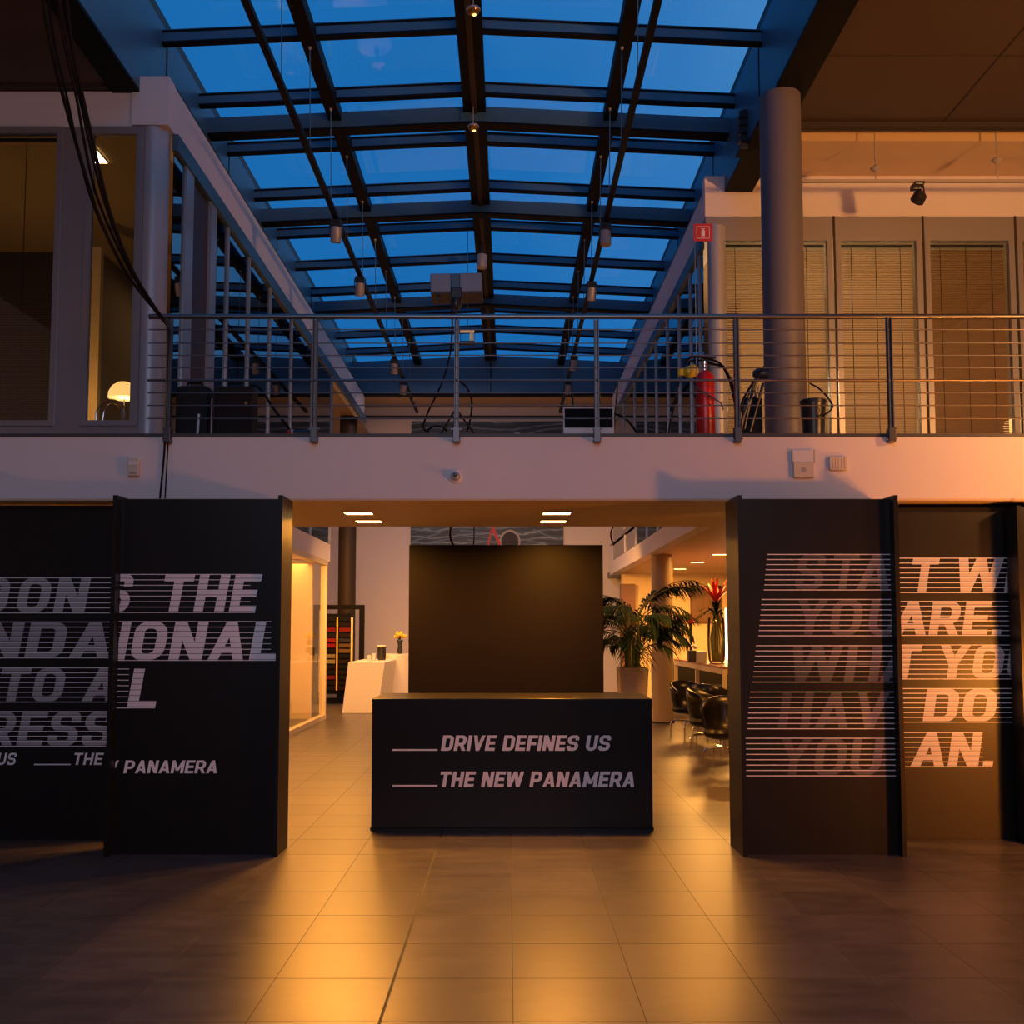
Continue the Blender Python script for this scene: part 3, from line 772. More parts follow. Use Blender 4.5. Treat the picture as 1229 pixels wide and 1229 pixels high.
for (u0,v0,u1,v1,w_) in ((495,650,530,639,.05),(505,653,545,646,.04),(552,637,588,640,.05),(548,642,590,646,.04),(640,636,662,645,.05),(560,648,588,650,.03),(495,640,520,634,.02),(630,648,652,652,.03)):
    p, q = at(u0,v0,Y=yA), at(u1,v1,Y=yA)
    MB().add([(p.x,yA-.044,p.z-w_/2),(q.x,yA-.044,q.z-w_/3),(q.x,yA-.044,q.z+w_/3),(p.x,yA-.044,p.z+w_/2)],[(0,1,2,3)]).build('brush_stroke', 'art_blue', pt)

# ------------------------------------------------------------------ left passage: white desk, swatches
d0 = at(410.5,856,z=0); yd = d0.y
tl = at(418,794.7,Y=yd); tr = at(462,794.7,Y=yd); br_ = at(453,856,Y=yd)
zd = tl.z; db = 25.3
dk = thing('white_desk', ((tl.x+tr.x)/2, yd, 0), 'white lacquered desk with slanting sides at the end of the left passage', 'desk')
MB().hexa([(d0.x,yd,0),(br_.x,yd,0),(br_.x,db,0),(d0.x,db,0),(tl.x,yd,zd),(tr.x,yd,zd),(tr.x,db,zd),(tl.x,db,zd)]).build('body', 'white2', dk, bevel=.01)
tag(MB().lathe([(.42,0),(.42,1.2)], (at(478,790,Y=25.75).x, 25.75, 0), 32).build('round_pedestal', 'white2', smooth=True, bevel=.01), 'white rounded pedestal between the white desk and backdrop', 'pedestal')
# black canister, cups, flower vase
pc = at(458,790,Y=24.4); 
t = thing('black_canister', (pc.x, 24.4, zd), 'black canister with pale rim standing on the white desk', 'canister')
MB().lathe([(.085,0),(.10,.1),(.095,.30)], (pc.x,24.4,zd), 20).build('body', 'plastic', t, smooth=True)
MB().lathe([(.10,.30),(.105,.32),(.10,.345)], (pc.x,24.4,zd), 20).build('rim', 'lightp', t, smooth=True)
for i, (u, lb) in enumerate(((443,'left white cup standing on the white desk'),(448.5,'right white cup standing on the white desk, nearer the black canister'))):
    p = at(u,790,Y=23.6)
    tag(MB().lathe([(.035,0),(.045,.06),(.05,.13+.05*i)], (p.x,23.6,zd), 14).build('cup', 'lightp', smooth=True), lb, 'cup', 'cups on the white desk')
pv = at(480,781,Y=25.75)
t = thing('flower_vase', (pv.x, 25.75, 1.2), 'dark vase of yellow flowers on the round white pedestal', 'vase')
MB().lathe([(.05,0),(.07,.08),(.045,.2),(.075,.32),(.06,.34)], (pv.x,25.75,1.2), 18).build('vase', 'plastic', t, smooth=True)
fb = MB()
for k in range(12):
    a = random.uniform(0,2*PI); r = random.uniform(.02,.15); h = random.uniform(.40,.5)
    c = Vector((pv.x+r*math.cos(a), 25.75+r*math.sin(a), 1.2+h))
    fb.lathe([(.005,-.04),(.045,-.02),(.05,.01),(.02,.04)], c, 8)
fb.build('blossom', 'flower_y', t)
fb = MB()
for k in range(9):
    a = random.uniform(0,2*PI); r = random.uniform(.02,.1)
    fb.tube([(pv.x,25.75,1.5),(pv.x+r*math.cos(a),25.75+r*math.sin(a),1.66)], .008, 5)
fb.build('stem', 'leaf', t)
# swatch display frame
ysw = 25.95
fx0, fx1 = at(376,780,Y=ysw).x, at(437,780,Y=ysw).x; fz1 = at(437,726,Y=ysw).z
sw = thing('swatch_display', ((fx0+fx1)/2, ysw, 0), 'black framed display rack holding coloured material swatches', 'display rack')
f = MB().box(fx0,fx1,ysw-.05,ysw+.05,fz1-.11,fz1).box(fx1-.12,fx1,ysw-.05,ysw+.05,0,fz1-.11).box(fx0,fx0+.12,ysw-.05,ysw+.05,0,fz1-.11).box(fx0+.12,fx1-.12,ysw-.05,ysw+.05,0,.14)
f.build('frame', 'screen', sw)
bx(at(421,780,Y=ysw).x, at(422,780,Y=ysw).x+.03, ysw-.02, ysw, .35, fz1-.3).build('divider', 'tframe', sw)
tag2 = bx(at(404,780,Y=ysw).x, at(405.6,780,Y=ysw).x, ysw-.05, ysw-.02, .32, fz1-.3).build('divider', 'flower_y', sw)
cols = [(.02,.02,.02),(.015,.015,.018),(.35,.02,.02),(.03,.02,.02),(.45,.03,.03),(.5,.02,.02),(.02,.02,.02),(.5,.42,.2),(.55,.45,.2),(.03,.025,.02),(.02,.02,.02),(.3,.02,.02),(.02,.02,.02),(.02,.02,.025)]
cols2 = [(.02,.02,.02),(.03,.02,.02),(.35,.03,.02),(.04,.02,.02),(.06,.06,.09),(.25,.15,.05),(.3,.18,.07),(.02,.02,.02),(.05,.03,.02),(.02,.02,.02),(.03,.02,.02),(.02,.02,.02),(.02,.02,.02),(.03,.02,.02)]
def swm(c):
    k = 'sw%d_%d_%d' % tuple(int(q*100) for q in c)
    if k not in M: M[k] = mat('swatch_cloth', tuple(q*.45 for q in c), .8, spec=.1)
    return M[k]
ztp, zbt = at(400,739,Y=ysw).z, at(400,828,Y=ysw).z
for cs, ua, ub in ((cols,388.5,402.5),(cols2,407,420.5)):
    for k, c in enumerate(cs):
        zz = ztp+(zbt-ztp)*(k+1)/len(cs); hh = (ztp-zbt)/len(cs)*.72
        bx(at(ua,780,Y=ysw).x, at(ub,780,Y=ysw).x, ysw-.04, ysw-.01, zz, zz+hh).build('swatch', swm(c), sw)
bx(at(388,780,Y=ysw).x, at(421,780,Y=ysw).x, ysw-.01, ysw+.0, zbt-.1, ztp+.05).build('backing', 'screen', sw)

# ------------------------------------------------------------------ palm in planter
def frond(b, base, az, L, lift, droop, nl=16, ll=.26, wl=.02):
    pts = []; d = Vector((math.cos(az), math.sin(az), 0)); p = Vector(base); ang = lift
    n = 12
    for k in range(n+1):
        pts.append(p.copy()); p = p + (d*math.cos(ang)+Vector((0,0,1))*math.sin(ang))*(L/n); ang -= droop/n
    b[1].tube(pts, [.008*(1-k/(n+1))+.002 for k in range(n+1)], 5)
    side = d.cross(Vector((0,0,1)))
    for k in range(nl):
        t = .28+.72*k/(nl-1); i = min(int(t*n), n-1); q = pts[i].lerp(pts[i+1], t*n-i)
        tang = (pts[i+1]-pts[i]).normalized(); l_ = ll*(math.sin(PI*min(1,(t-.1)*1.0))**.6+.25)*random.uniform(.8,1.1)
        for s in (-1,1):
            dr = (tang*.75+side*s*.75+Vector((0,0,-.15-random.uniform(0,.25)))).normalized()
            up = dr.cross(side*s).normalized(); w = dr.cross(Vector((0,0,1))).normalized()*wl/2
            m_ = q+dr*l_*.55+Vector((0,0,.01)); e = q+dr*l_+Vector((0,0,-.25*l_))
            b[0].add([q-w*.4,m_-w,m_+w,q+w*.4,e],[(0,1,2,3),(1,4,2)])
yp = 14.2; pp = at(759,820,Y=yp)
t = thing('potted_palm', (pp.x, yp, 0), 'large bushy palm in a tall taupe planter behind the counter', 'potted plant')
zp = at(759,801,Y=yp).z; hw = .195
MB().hexa([(pp.x-.13,yp-.13,0),(pp.x+.13,yp-.13,0),(pp.x+.13,yp+.13,0),(pp.x-.13,yp+.13,0),(pp.x-hw,yp-hw,zp),(pp.x+hw,yp-hw,zp),(pp.x+hw,yp+hw,zp),(pp.x-hw,yp+hw,zp)]).build('planter', 'pot', t, bevel=.012)
bx(pp.x-hw+.03,pp.x+hw-.03,yp-hw+.03,yp+hw-.03,zp,zp+.006).build('soil', 'seam', t)
lb = (MB(), MB())
for k in range(48):
    az = random.uniform(0, 2*PI); h = random.uniform(.0,.55)
    base = (pp.x+.09*math.cos(az), yp+.09*math.sin(az), zp)
    stem_top = Vector((pp.x+.10*math.cos(az)+.06*h, yp+.1*math.sin(az), zp+.15+h))
    lb[1].tube([base, stem_top], .009, 5)
    frond(lb, stem_top, az, random.uniform(.5,.85), random.uniform(.6,1.35), random.uniform(1.2,2.4), nl=16, ll=.26, wl=.024)
for az, L in ((.35,1.15),(.15,.95),(.6,1.0),(2.8,.75),(0.0,1.0)):
    frond(lb, (pp.x+.05,yp,zp+.6), az, L, 1.15, 1.3, nl=22, ll=.34, wl=.028)
lb[0].build('foliage', 'leaf', t); lb[1].build('stem', 'stem', t)

# ------------------------------------------------------------------ lounge furniture on the right
ZTB = 1.15
tb = thing('bar_table', (4.3, 20.5, 0), 'high bar table with red brown top and pale legs behind the black chairs', 'table')
bx(3.6, 5.2, 18.0, 23.3, ZTB-.04, ZTB).build('table_top', 'table', tb, bevel=.006)
bx(3.6, 3.66, 18.0, 23.3, ZTB-.13, ZTB-.04).build('apron', 'tframe', tb)
bx(3.66, 5.2, 18.0, 18.06, ZTB-.13, ZTB-.04).build('apron', 'tframe', tb)
for x in (3.6, 5.12):
    for y in (18.0, 20.6, 23.2): bx(x, x+.07, y, y+.07, 0, ZTB-.13).build('leg', 'tframe', tb)
def make_chair(lab):
    t = thing('tub_chair', (0,0,0), lab, 'chair', 'black tub chairs in the lounge')
    s = MB(); n = 22; prof = [(.46,.19),(.52,.25),(.62,.28),(.80,.30),(.93,.305)]
    vs = []; fs = []
    for j, (z, r) in enumerate(prof):
        for k in range(n+1):
            a = PI*(-.12)+PI*1.24*k/n; tz = z if j < 3 else z - (.16*(abs(k-n/2)/(n/2))**2 if j == 4 else .08*(abs(k-n/2)/(n/2))**2)
            vs.append((r*math.cos(a), r*math.sin(a), tz))
    for j in range(len(prof)-1):
        for k in range(n): fs.append((j*(n+1)+k, j*(n+1)+k+1, (j+1)*(n+1)+k+1, (j+1)*(n+1)+k))
    s.add(vs, fs); o = s.build('backrest', 'leather', t, smooth=True, origin='local'); q = o.modifiers.new('th','SOLIDIFY'); q.thickness = .045
    MB().lathe([(.18,.40),(.25,.43),(.275,.48),(.26,.52),(.2,.535)], (0,0,0), 28).build('seat', 'leather', t, smooth=True, origin='local')
    MB().lathe([(.03,.26),(.03,.41)], (0,0,0), 12).build('column', 'chrome', t, smooth=True, origin='local')
    for k in range(4):
        a = PI/4+PI/2*k; c, s_ = math.cos(a), math.sin(a)
        MB().tube([(0,0,.29),(.2*c,.2*s_,.29),(.26*c,.26*s_,.28),(.295*c,.295*s_,.24),(.30*c,.30*s_,.18),(.30*c,.30*s_,0)], .0135, 8).build('leg', 'chrome', t, smooth=True, origin='local')
    return t
chs = [(at(870,925,Y=13.6).x, 13.6, -.5, 'black tub chair with chrome legs nearest the right display wall'),
       (at(846,905,Y=15.3).x+.05, 15.3, 1.2, 'black tub chair with chrome legs, turned sideways behind the nearest one'),
       (at(822,880,Y=18.0).x, 17.6, .4, 'black tub chair beside the golden column'),
       (at(834,880,Y=17.0).x+.25, 16.9, 2.4, 'black tub chair between the nearer chairs and the table')]
c0 = None
for (x, y, a, lab) in chs:
    if c0 is None: c0 = make_chair(lab); o = c0
    else: o = copy_tree(c0)
    o['label'] = lab; o.location = (x, y, 0); o.rotation_euler = (0,0,a)
# things on the bar table
vy = 20.2; vp = at(860,790,Y=vy); vx = vp.x
t = thing('bromeliad_vase', (vx, vy, ZTB), 'tall glass vase with a red bromeliad on the bar table', 'vase')
gv = MB().lathe([(.12,.0),(.15,.05),(.17,.35),(.165,.7),(.15,.85)], (vx,vy,ZTB), 24, cap=False); gv.build('glass', 'clear', t, smooth=True)
lv = MB()
for k in range(26):
    a = random.uniform(0,2*PI); r = random.uniform(.03,.12)
    lv.tube([(vx+r*math.cos(a),vy+r*math.sin(a),ZTB+.02),(vx+r*1.1*math.cos(a+.3),vy+r*1.1*math.sin(a+.3),ZTB+.45),(vx+.5*r*math.cos(a),vy+.5*r*math.sin(a),ZTB+.9)], .012, 5)
lv.build('stem', 'vaseleaf', t)
def blades(b, c, n, L, lift, w, droop):
    for k in range(n):
        a = 2*PI*k/n+random.uniform(-.2,.2); d = Vector((math.cos(a), math.sin(a), 0)); s = Vector((-d.y,d.x,0)); p = Vector(c); an = lift+random.uniform(-.25,.25)
        vs = []; m_ = 7
        for i in range(m_+1):
            ww = w*math.sin(PI*(i+1.2)/(m_+2.2)); vs += [p-s*ww/2, p+s*ww/2]
            p = p+(d*math.cos(an)+Vector((0,0,1))*math.sin(an))*L/m_; an -= droop/m_
        b.add(vs, [(2*i,2*i+1,2*i+3,2*i+2) for i in range(m_)])
b = MB(); blades(b, (vx,vy,ZTB+.85), 14, .5, 1.0, .06, 2.2); blades(b, (vx,vy,ZTB+.9), 10, .3, 1.35, .06, .4); b.build('leaves', 'leaf', t)
b = MB(); blades(b, (vx,vy,ZTB+1.12), 9, .45, 1.0, .075, .4); blades(b, (vx,vy,ZTB+1.1), 6, .5, 1.4, .07, .3); b.build('bracts', 'bromel', t)
# dark cube vase with white flowers, white card box, red anthurium
p = at(831,788,Y=20.8); 
t = thing('square_vase', (p.x, 20.8, ZTB), 'small dark square vase of white flowers on the bar table', 'vase')
bx(p.x-.09,p.x+.09,20.71,20.89,ZTB,ZTB+.22).build('vase','plastic',t)
b = MB()
for k in range(7): b.lathe([(.01,-.03),(.04,0),(.015,.03)], (p.x+random.uniform(-.09,.09),20.8+random.uniform(-.08,.08),ZTB+.27+random.uniform(0,.08)), 8)
b.build('blossom','lightp',t)
p = at(841.5,788,Y=20.2); tag(bx(p.x-.085,p.x+.085,20.1,20.25,ZTB,ZTB+.22).build('paper_box','white2',bevel=.005), 'small white box between dark vase and glass vase', 'box')
p = at(829,788,Y=22.4)
t = thing('red_flower_pot', (p.x, 22.4, ZTB), 'single red flower on dark stalk at the back of the bar table', 'flower')
MB().tube([(p.x,22.4,ZTB),(p.x+.01,22.4,ZTB+.5),(p.x,22.4,ZTB+.78)], .03, 8).build('stem','leaf',t)
b = MB(); blades(b, (p.x,22.4,ZTB+.74), 7, .2, .9, .1, .8); b.build('bracts','bromel',t)
# framed picture, shelf on lounge wall
yw = 27.68
t = thing('framed_picture', (at(840,725,Y=yw).x, yw, at(840,748,Y=yw).z), 'brown framed picture on the golden lounge wall behind the bromeliad', 'picture')
a_, b_ = at(828,703,Y=yw), at(866,748,Y=yw)
f = MB().box(a_.x,b_.x,yw-.04,yw+.0,a_.z-.06,a_.z).box(a_.x,b_.x,yw-.04,yw,b_.z,b_.z+.06).box(a_.x,a_.x+.06,yw-.04,yw,b_.z,a_.z).box(b_.x-.06,b_.x,yw-.04,yw,b_.z,a_.z)
f.build('frame','art_frame',t); M['pic'] = mat('picture_brown_tones', (.16,.08,.04), .5, noise=(4,.7)); bx(a_.x+.06,b_.x-.06,yw-.02,yw,b_.z+.06,a_.z-.06).build('print','pic',t)
t = thing('wall_shelf', (at(800,745,Y=yw).x, yw, 1.6), 'dark red shelf with back-lit niche under it on the lounge wall', 'shelf')
a_, b_ = at(790,738,Y=yw), at(835,743,Y=yw); bx(a_.x,b_.x,yw-.3,yw,b_.z,a_.z).build('board','art_frame',t)
tag(bx(at(745,700,Y=27.3).x, at(762,700,Y=27.3).x, 27.2, 27.6, 0, 2.95).build('tall_cabinet','art_frame'), 'tall brown cabinet seen behind the palm leaves', 'cabinet')
# low dark sofa/console behind the column
t = thing('lounge_sofa', (4.5,25,0), 'black sofa behind the bar table legs', 'sofa')
bx(3.4,6.0,24.4,25.3,.0,.5).build('seat','leather',t,bevel=.03); bx(3.4,6.0,25.3,25.55,.0,1.0).build('backrest','leather',t,bevel=.03)
tag(bx(at(870.5,760,Y=22.6).x, at(876,760,Y=22.6).x, 22.55, 22.6, ZTB, at(870,730,Y=22.6).z).build('light_bar','slot_on'), 'upright glowing light bar beside the glass vase', 'lamp')
for (u,v,lb_) in ((816,682.5,'lit slot light over the lounge, farthest of three'),(837,674.5,'lit slot light over the lounge, middle of three'),(864,665,'lit slot light over the lounge, nearest of three')):
    p = at(u,v,z=3.225); ceiling_light(p.x, p.y, 3.225, .28, .12, lb_, 'slot_on', group='slot lights over the lounge', name='slot_ceiling_light')
    area('slot_lamp', (p.x,p.y,3.19), .3, (1,.45,.09), 55)
area('lounge_light', (4.6, 24.5, 3.15), 1.0, (1,.42,.08), 330)
area('lounge_light', (4.4, 15.5, 3.15), .6, (1,.42,.08), 80)
# handrail on the right gallery seen through the passage
t = thing('gallery_balustrade', (XR-.02, 20, 3.95), 'thin grey balustrade on top of the white fascia past the passage', 'railing')
bx(XR-.05,XR-.001,14.7,27.5,3.95,3.98).build('bottom_rail','frame',t)

# ------------------------------------------------------------------ hanging light tracks and spotlights
ZK = 7.26
def track(x, lab):
    t = thing('light_track', (x, 14, ZK), lab, 'light track', 'hanging light tracks')
    MB().box(x-.033,x+.033,2,26.6,ZK-.03,ZK+.03).build('rail','rubber',t)
    for y in BARS[7:20]:
        y += .05
        MB().tube([(x,y,ZK),(x-.02 if x<0 else x+.02,y,ZSK+.0)], .006, 5).build('hanger_wire','rail',t)
        MB().lathe([(.012,-.05),(.03,0),(.03,.03)], (x-.02 if x<0 else x+.02,y,ZSK-.05), 8).build('hanger_clamp','lampgrey',t)
    return t
track(-2.30, 'black light track hanging left of the ridge beam'); track(1.31, 'black light track hanging right of the ridge beam')
def spotlamp(x, y, z, tilt, az, lab):
    t = thing('track_spotlight', (x,y,z), lab, 'spotlight', 'spotlights on the hanging tracks')
    MB().box(-.07,.07,-.06,.06,-.13,-.033).build('gear_box','plastic',t,origin='local',bevel=.008)
    MB().box(-.09,-.08,-.015,.015,-.24,-.06).box(.08,.09,-.015,.015,-.24,-.06).box(-.09,.09,-.015,.015,-.07,-.06).build('bracket','plastic',t,origin='local')
    mt = Matrix.Translation((0,0,-.22)) @ Matrix.Rotation(az,4,'Z') @ Matrix.Rotation(tilt,4,'X')
    h = MB().lathe([(.04,.10),(.068,.09),(.072,-.10),(.066,-.115),(.06,-.10)], (0,0,0), 20); h.rot(mt); h.build('lamp_head','lampgrey',t,origin='local',smooth=True)
    g_ = MB().lathe([(.0,-.095),(.060,-.095)], (0,0,0), 20, cap=False); g_.rot(mt); g_.build('lens','dim_on' if lab.startswith('lit') else 'chrome',t,origin='local')
    return t
for (u,v,x,lab,tl_,az) in ((407,266,-2.30,'grey spotlight on the left hanging track, nearest',.25,.3),(433,334,-2.30,'grey spotlight on the left hanging track, second from the near end',.3,.3),
    (476,432,-2.30,'grey spotlight on the left hanging track, third from the near end',.3,.3),(487,458,-2.30,'grey spotlight on the left hanging track, farthest',.35,.4),
    (727,270,1.31,'grey spotlight on the right hanging track, nearest',-.15,.2),(705,340,1.31,'grey spotlight on the right hanging track, second from the near end',.2,.3),
    (685,428,1.31,'grey spotlight on the right hanging track, third from the near end',.3,.3),(679,458,1.31,'grey spotlight on the right hanging track, farthest',.3,.3)):
    y = at(u, v, x=x).y if False else at(610, v, z=ZK-.05).y
    spotlamp(x, y, ZK, tl_, az, lab)
# small ridge lamps
for i,(v,lab) in enumerate(((13,'small brass dome lamp under the ridge beam, nearest'),(153,'small brass dome lamp under the ridge beam, second'))):
    p = at(568,v,z=8.37); t = thing('ridge_lamp', (p.x,p.y,8.37), lab, 'ceiling lamp', 'brass dome lamps on the ridge beam')
    MB().tube([(p.x,p.y,8.40),(p.x,p.y,ZRIDGE-.12)], .006, 6).build('rod','lampgrey',t)
    MB().lathe([(.065,.03),(.078,.015),(.075,0)], (p.x,p.y,8.37), 22).build('rim','lampgrey',t,smooth=True)
    M['brass'] = M.get('brass') or mat('brass_reflector', (.6,.38,.12), .25, .9)
    MB().lathe([(.074,0),(.055,-.03),(.02,-.045),(.001,-.047)], (p.x,p.y,8.37), 22).build('reflector','brass',t,smooth=True)
    MB().lathe([(.022,-.035),(.02,-.05),(.001,-.055)], (p.x+.01,p.y,8.37), 10).build('bulb','dim_on',t,smooth=True)
p = at(578,314,z=8.37); t = thing('ridge_spotlight', (p.x,p.y,8.37), 'pale cylinder spotlight under the ridge beam above the projector', 'spotlight')
MB().lathe([(.085,-.12),(.09,-.11),(.09,.12),(.07,.13)], (p.x,p.y,8.37), 24).build('housing','lampgrey',t,smooth=True)
MB().tube([(p.x,p.y,8.49),(p.x,p.y,ZRIDGE-.12)], .015, 8).build('rod','plastic',t)
# glass lantern farther away, right of the projector pole
p = at(561,403,Y=18.0); t = thing('glass_lantern', (p.x,18.0,p.z-.13), 'faint square glass lantern hanging right of the projector pole', 'lantern')
bx(p.x-.12,p.x+.12,17.9,18.1,p.z-.12,p.z+.08).build('glass','clear',t); bx(p.x+.04,p.x+.11,17.97,18.03,p.z-.08,p.z+.04).build('bulb','faint_on',t)
MB().tube([(p.x,18,p.z+.08),(p.x,18,ZRIDGE-.12)], .006, 6).build('rod','rail',t)
bx(p.x-.125,p.x+.125,17.89,18.11,p.z-.135,p.z-.12).build('base','seam',t)

# right gallery track and spotlight
yt = 12.8; zt_ = pz(217.5, yt); 
t = thing('wall_track', (4, yt, zt_), 'horizontal light track hanging before the right gallery windows', 'light track')
MB().box(3.4, 9, yt-.02, yt+.02, zt_-.018, zt_+.018).build('rail','lampgrey',t)
for u, sh in ((1051,0),(1197,1)):
    x = at(u,217,Y=yt).x
    MB().tube([(x,yt,zt_),(x,yt,8.25)], .008, 8).build('hanger','lampgrey',t)
    z_ = pz(203 if sh == 0 else 193, yt); MB().lathe([(.012,-.04),(.062,0),(.062,.015),(.012,.05)], (x,yt,z_), 20).build('canopy_disc','lampgrey',t,smooth=True)
struct('ceiling_cove_top', bx(3.0, 9, 12.4, 13.2, 8.25, 8.3), 'soffit', origin='world')
x = at(1100,225,Y=yt).x
t = thing('track_spotlight', (x, yt, zt_), 'black spotlight with round lens on the right gallery track', 'spotlight')
MB().box(-.03,.09,-.04,.04,-.05,-.01).box(-.07,.06,-.045,.045,-.115,-.05).build('gear_box','plastic',t,origin='local',bevel=.01)
MB().tube([(.08,0,-.05),(.09,0,-.12),(.085,0,-.16)], .01, 8).build('bracket','plastic',t,origin='local')
h = MB().lathe([(.05,.06),(.082,.03),(.088,-.06),(.08,-.068),(.07,-.055)], (0,0,0), 24); h.rot(Matrix.Translation((.03,0,-.2))@Matrix.Rotation(.35,4,'Y')@Matrix.Rotation(.9,4,'X')); h.build('lamp_head','plastic',t,origin='local',smooth=True)
h = MB().lathe([(.001,-.05),(.07,-.055)], (0,0,0), 24, cap=False); h.rot(Matrix.Translation((.03,0,-.2))@Matrix.Rotation(.35,4,'Y')@Matrix.Rotation(.9,4,'X')); h.build('lens','chrome',t,origin='local')

# ------------------------------------------------------------------ things on the bridge wall face
YW = YS
def wbox(name, u0,v0,u1,v1, d, m, lab, cat, bev=.004):
    a = at(u0,v0,Y=YW); b = at(u1,v1,Y=YW)
    t = thing(name, ((a.x+b.x)/2, YW, b.z), lab, cat); bx(a.x,b.x,YW-d,YW,b.z,a.z).build('housing', m, t, bevel=bev); return t, a, b
t,a,b = wbox('motion_sensor',155.5,551.5,168.5,572,.05,'ivory','small ivory motion sensor on the bridge face at left','sensor',.006)
bx(a.x+.012,b.x-.012,YW-.056,YW-.05,a.z-.055,a.z-.02).build('lens','lightp',t)
bx(a.x+.02,b.x-.02,YW-.055,YW-.05,b.z+.015,b.z+.035).build('cover','lampgrey',t)
c = at(547,572,Y=YW); t = thing('security_camera', (c.x,YW,c.z), 'round security camera in the middle of the bridge face', 'camera')
MB().lathe([(.06,0),(.06,-.012),(.045,-.022)], (c.x,YW,c.z), 28, axis='y').build('ring','lightp',t,smooth=True)
MB().lathe([(.042,-.02),(.038,-.045),(.022,-.06),(.001,-.064)], (c.x-.003,YW,c.z), 24, axis='y').build('dome','silver',t,smooth=True)
MB().lathe([(.02,-.055),(.018,-.068),(.001,-.07)], (c.x,YW,c.z+.005), 16, axis='y').build('lens','plastic',t,smooth=True)
t,a,b = wbox('wall_thermostat',994,549,1015.5,565,.035,'ivory','ribbed ivory wall box right of the router','wall box',.006)
r_ = MB()
for k in range(5): xx = a.x+(b.x-a.x)*(k+1)/6; r_.box(xx-.002,xx+.002,YW-.037,YW-.034,b.z+.01,a.z-.01)
r_.build('groove','lampgrey',t)
t,a,b = wbox('wireless_router',951,555,975.5,574,.04,'ivory','ivory wireless router with two upright antennas on bridge face','router',.004)
m_ = at(950,541,Y=YW), at(977,557,Y=YW)
bx(a.x,b.x,YW-.03,YW,a.z,m_[0].z+.0).build('mount_plate','lightp',t)
for x in (a.x-.007, b.x+.008): MB().tube([(x,YW-.03,a.z-.01),(x,YW-.03,m_[0].z+.005)], .005, 8).build('antenna','lampgrey',t)
MB().lathe([(.02,0),(.02,-.004)], ((a.x+b.x)/2,YW-.04,(a.z+b.z)/2), 18, axis='y').build('badge','lampgrey',t)

# ------------------------------------------------------------------ cables top left and down the bridge
def smooth_path(pts, sub=6):
    P = [Vector(p) for p in pts]; out = []
    for i in range(len(P)-1):
        p0 = P[max(i-1,0)]; p1 = P[i]; p2 = P[i+1]; p3 = P[min(i+2,len(P)-1)]
        for k in range(sub):
            t = k/sub; out.append(.5*((2*p1)+(p2-p0)*t+(2*p0-5*p1+4*p2-p3)*t*t+(3*p1-p0-3*p2+p3)*t**3))
    return out+[P[-1]]
cbt = thing('cable_bundle', tuple(at(201,389,Y=8.82)), 'bundle of thick black cables sweeping from the upper left to the railing end', 'cable')
for i,(pp_,r) in enumerate((([(50,-40),(52,0),(62,60),(73,105),(88,160),(104,215),(122,268),(152,328),(186,372)],.013),
    ([(66,-40),(70,0),(77,50),(92,118),(103,180),(116,235),(140,293),(168,345),(192,378)],.010),
    ([(68,-40),(72,0),(82,60),(94,110),(107,170),(124,238),(148,303),(172,350),(194,380)],.009),
    ([(75,-40),(80,0),(87,60),(100,120),(117,195),(133,258),(156,318),(178,357),(196,383)],.013),
    ([(54,-40),(58,0),(66,55),(80,115),(96,190),(110,240),(130,287),(160,340),(189,375)],.009))):
    n_ = len(pp_); P_ = [at(u,v,Y=6.2+.05*i+(8.6-6.2-.05*i)*(k/n_)**1.3) for k,(u,v) in enumerate(pp_)]
    MB().tube(smooth_path(P_+[at(200+i*.5,389,Y=8.80-.012*i)], 6), r, 8).build('cable', 'rubber', cbt, smooth=True)
cable('hanging_cable', [at(201,389,Y=8.95),at(201,440,Y=8.96),at(200,500,Y=8.90),at(198,520,Y=8.92-.01),at(197,545,Y=8.925),at(192,598,Y=8.925)], .009, 'black cable running down the bridge face, left of the pair')
cable('hanging_cable', [at(203,500,Y=8.98),at(202.5,517,Y=8.915),at(201,545,Y=8.925),at(198,598,Y=8.925)], .006, 'thin cable running down the bridge face, right of the pair')

# ------------------------------------------------------------------ things on the bridge floor
def gx(u, Y): return at(u, 500, Y=Y).x
# black bag
y = 9.45; x0, x1 = gx(209,y), gx(250,y); zt2 = pz(462,y)
t = thing('equipment_bag', ((x0+x1)/2, y, ZT), 'black equipment bag on the bridge behind the leftmost railing post', 'bag')
bx(x0,x1,y,y+.25,ZT,zt2).build('body','case',t,bevel=.04)
MB().tube([(x0+.08,y+.1,zt2-.01),(x0+.09,y+.1,zt2+.04),(x1-.1,y+.1,zt2+.04),(x1-.08,y+.1,zt2-.01)], .012, 8).build('handle','rubber',t,smooth=True)
MB().tube([(gx(237,y),y-.01,ZT+.04),(gx(237,y)+.01,y-.015,ZT+.12),(gx(239,y),y-.01,ZT+.27)], .012, 8).build('strap','lightp',t,smooth=True)
y = 9.4; x0, x1 = gx(257,y), gx(302,y); zt2 = pz(463,y)
t = thing('equipment_case', ((x0+x1)/2, y, ZT), 'dark brown equipment case standing right of the black bag', 'case')
bx(x0,x1,y,y+.25,ZT,zt2).build('body','brown_case',t,bevel=.015)
MB().tube([(x0+.1,y+.1,zt2),(x0+.11,y+.1,zt2+.045),(x0+.22,y+.1,zt2+.045),(x0+.23,y+.1,zt2)], .01, 8).build('handle','rubber',t,smooth=True)
bx(x0,x1,y-.006,y,zt2-.08,zt2-.03).build('lid_band','case',t)
MB().lathe([(.014,0),(.014,-.012)], (x1-.05,y,zt2-.16), 12, axis='y').build('latch','brass',t)
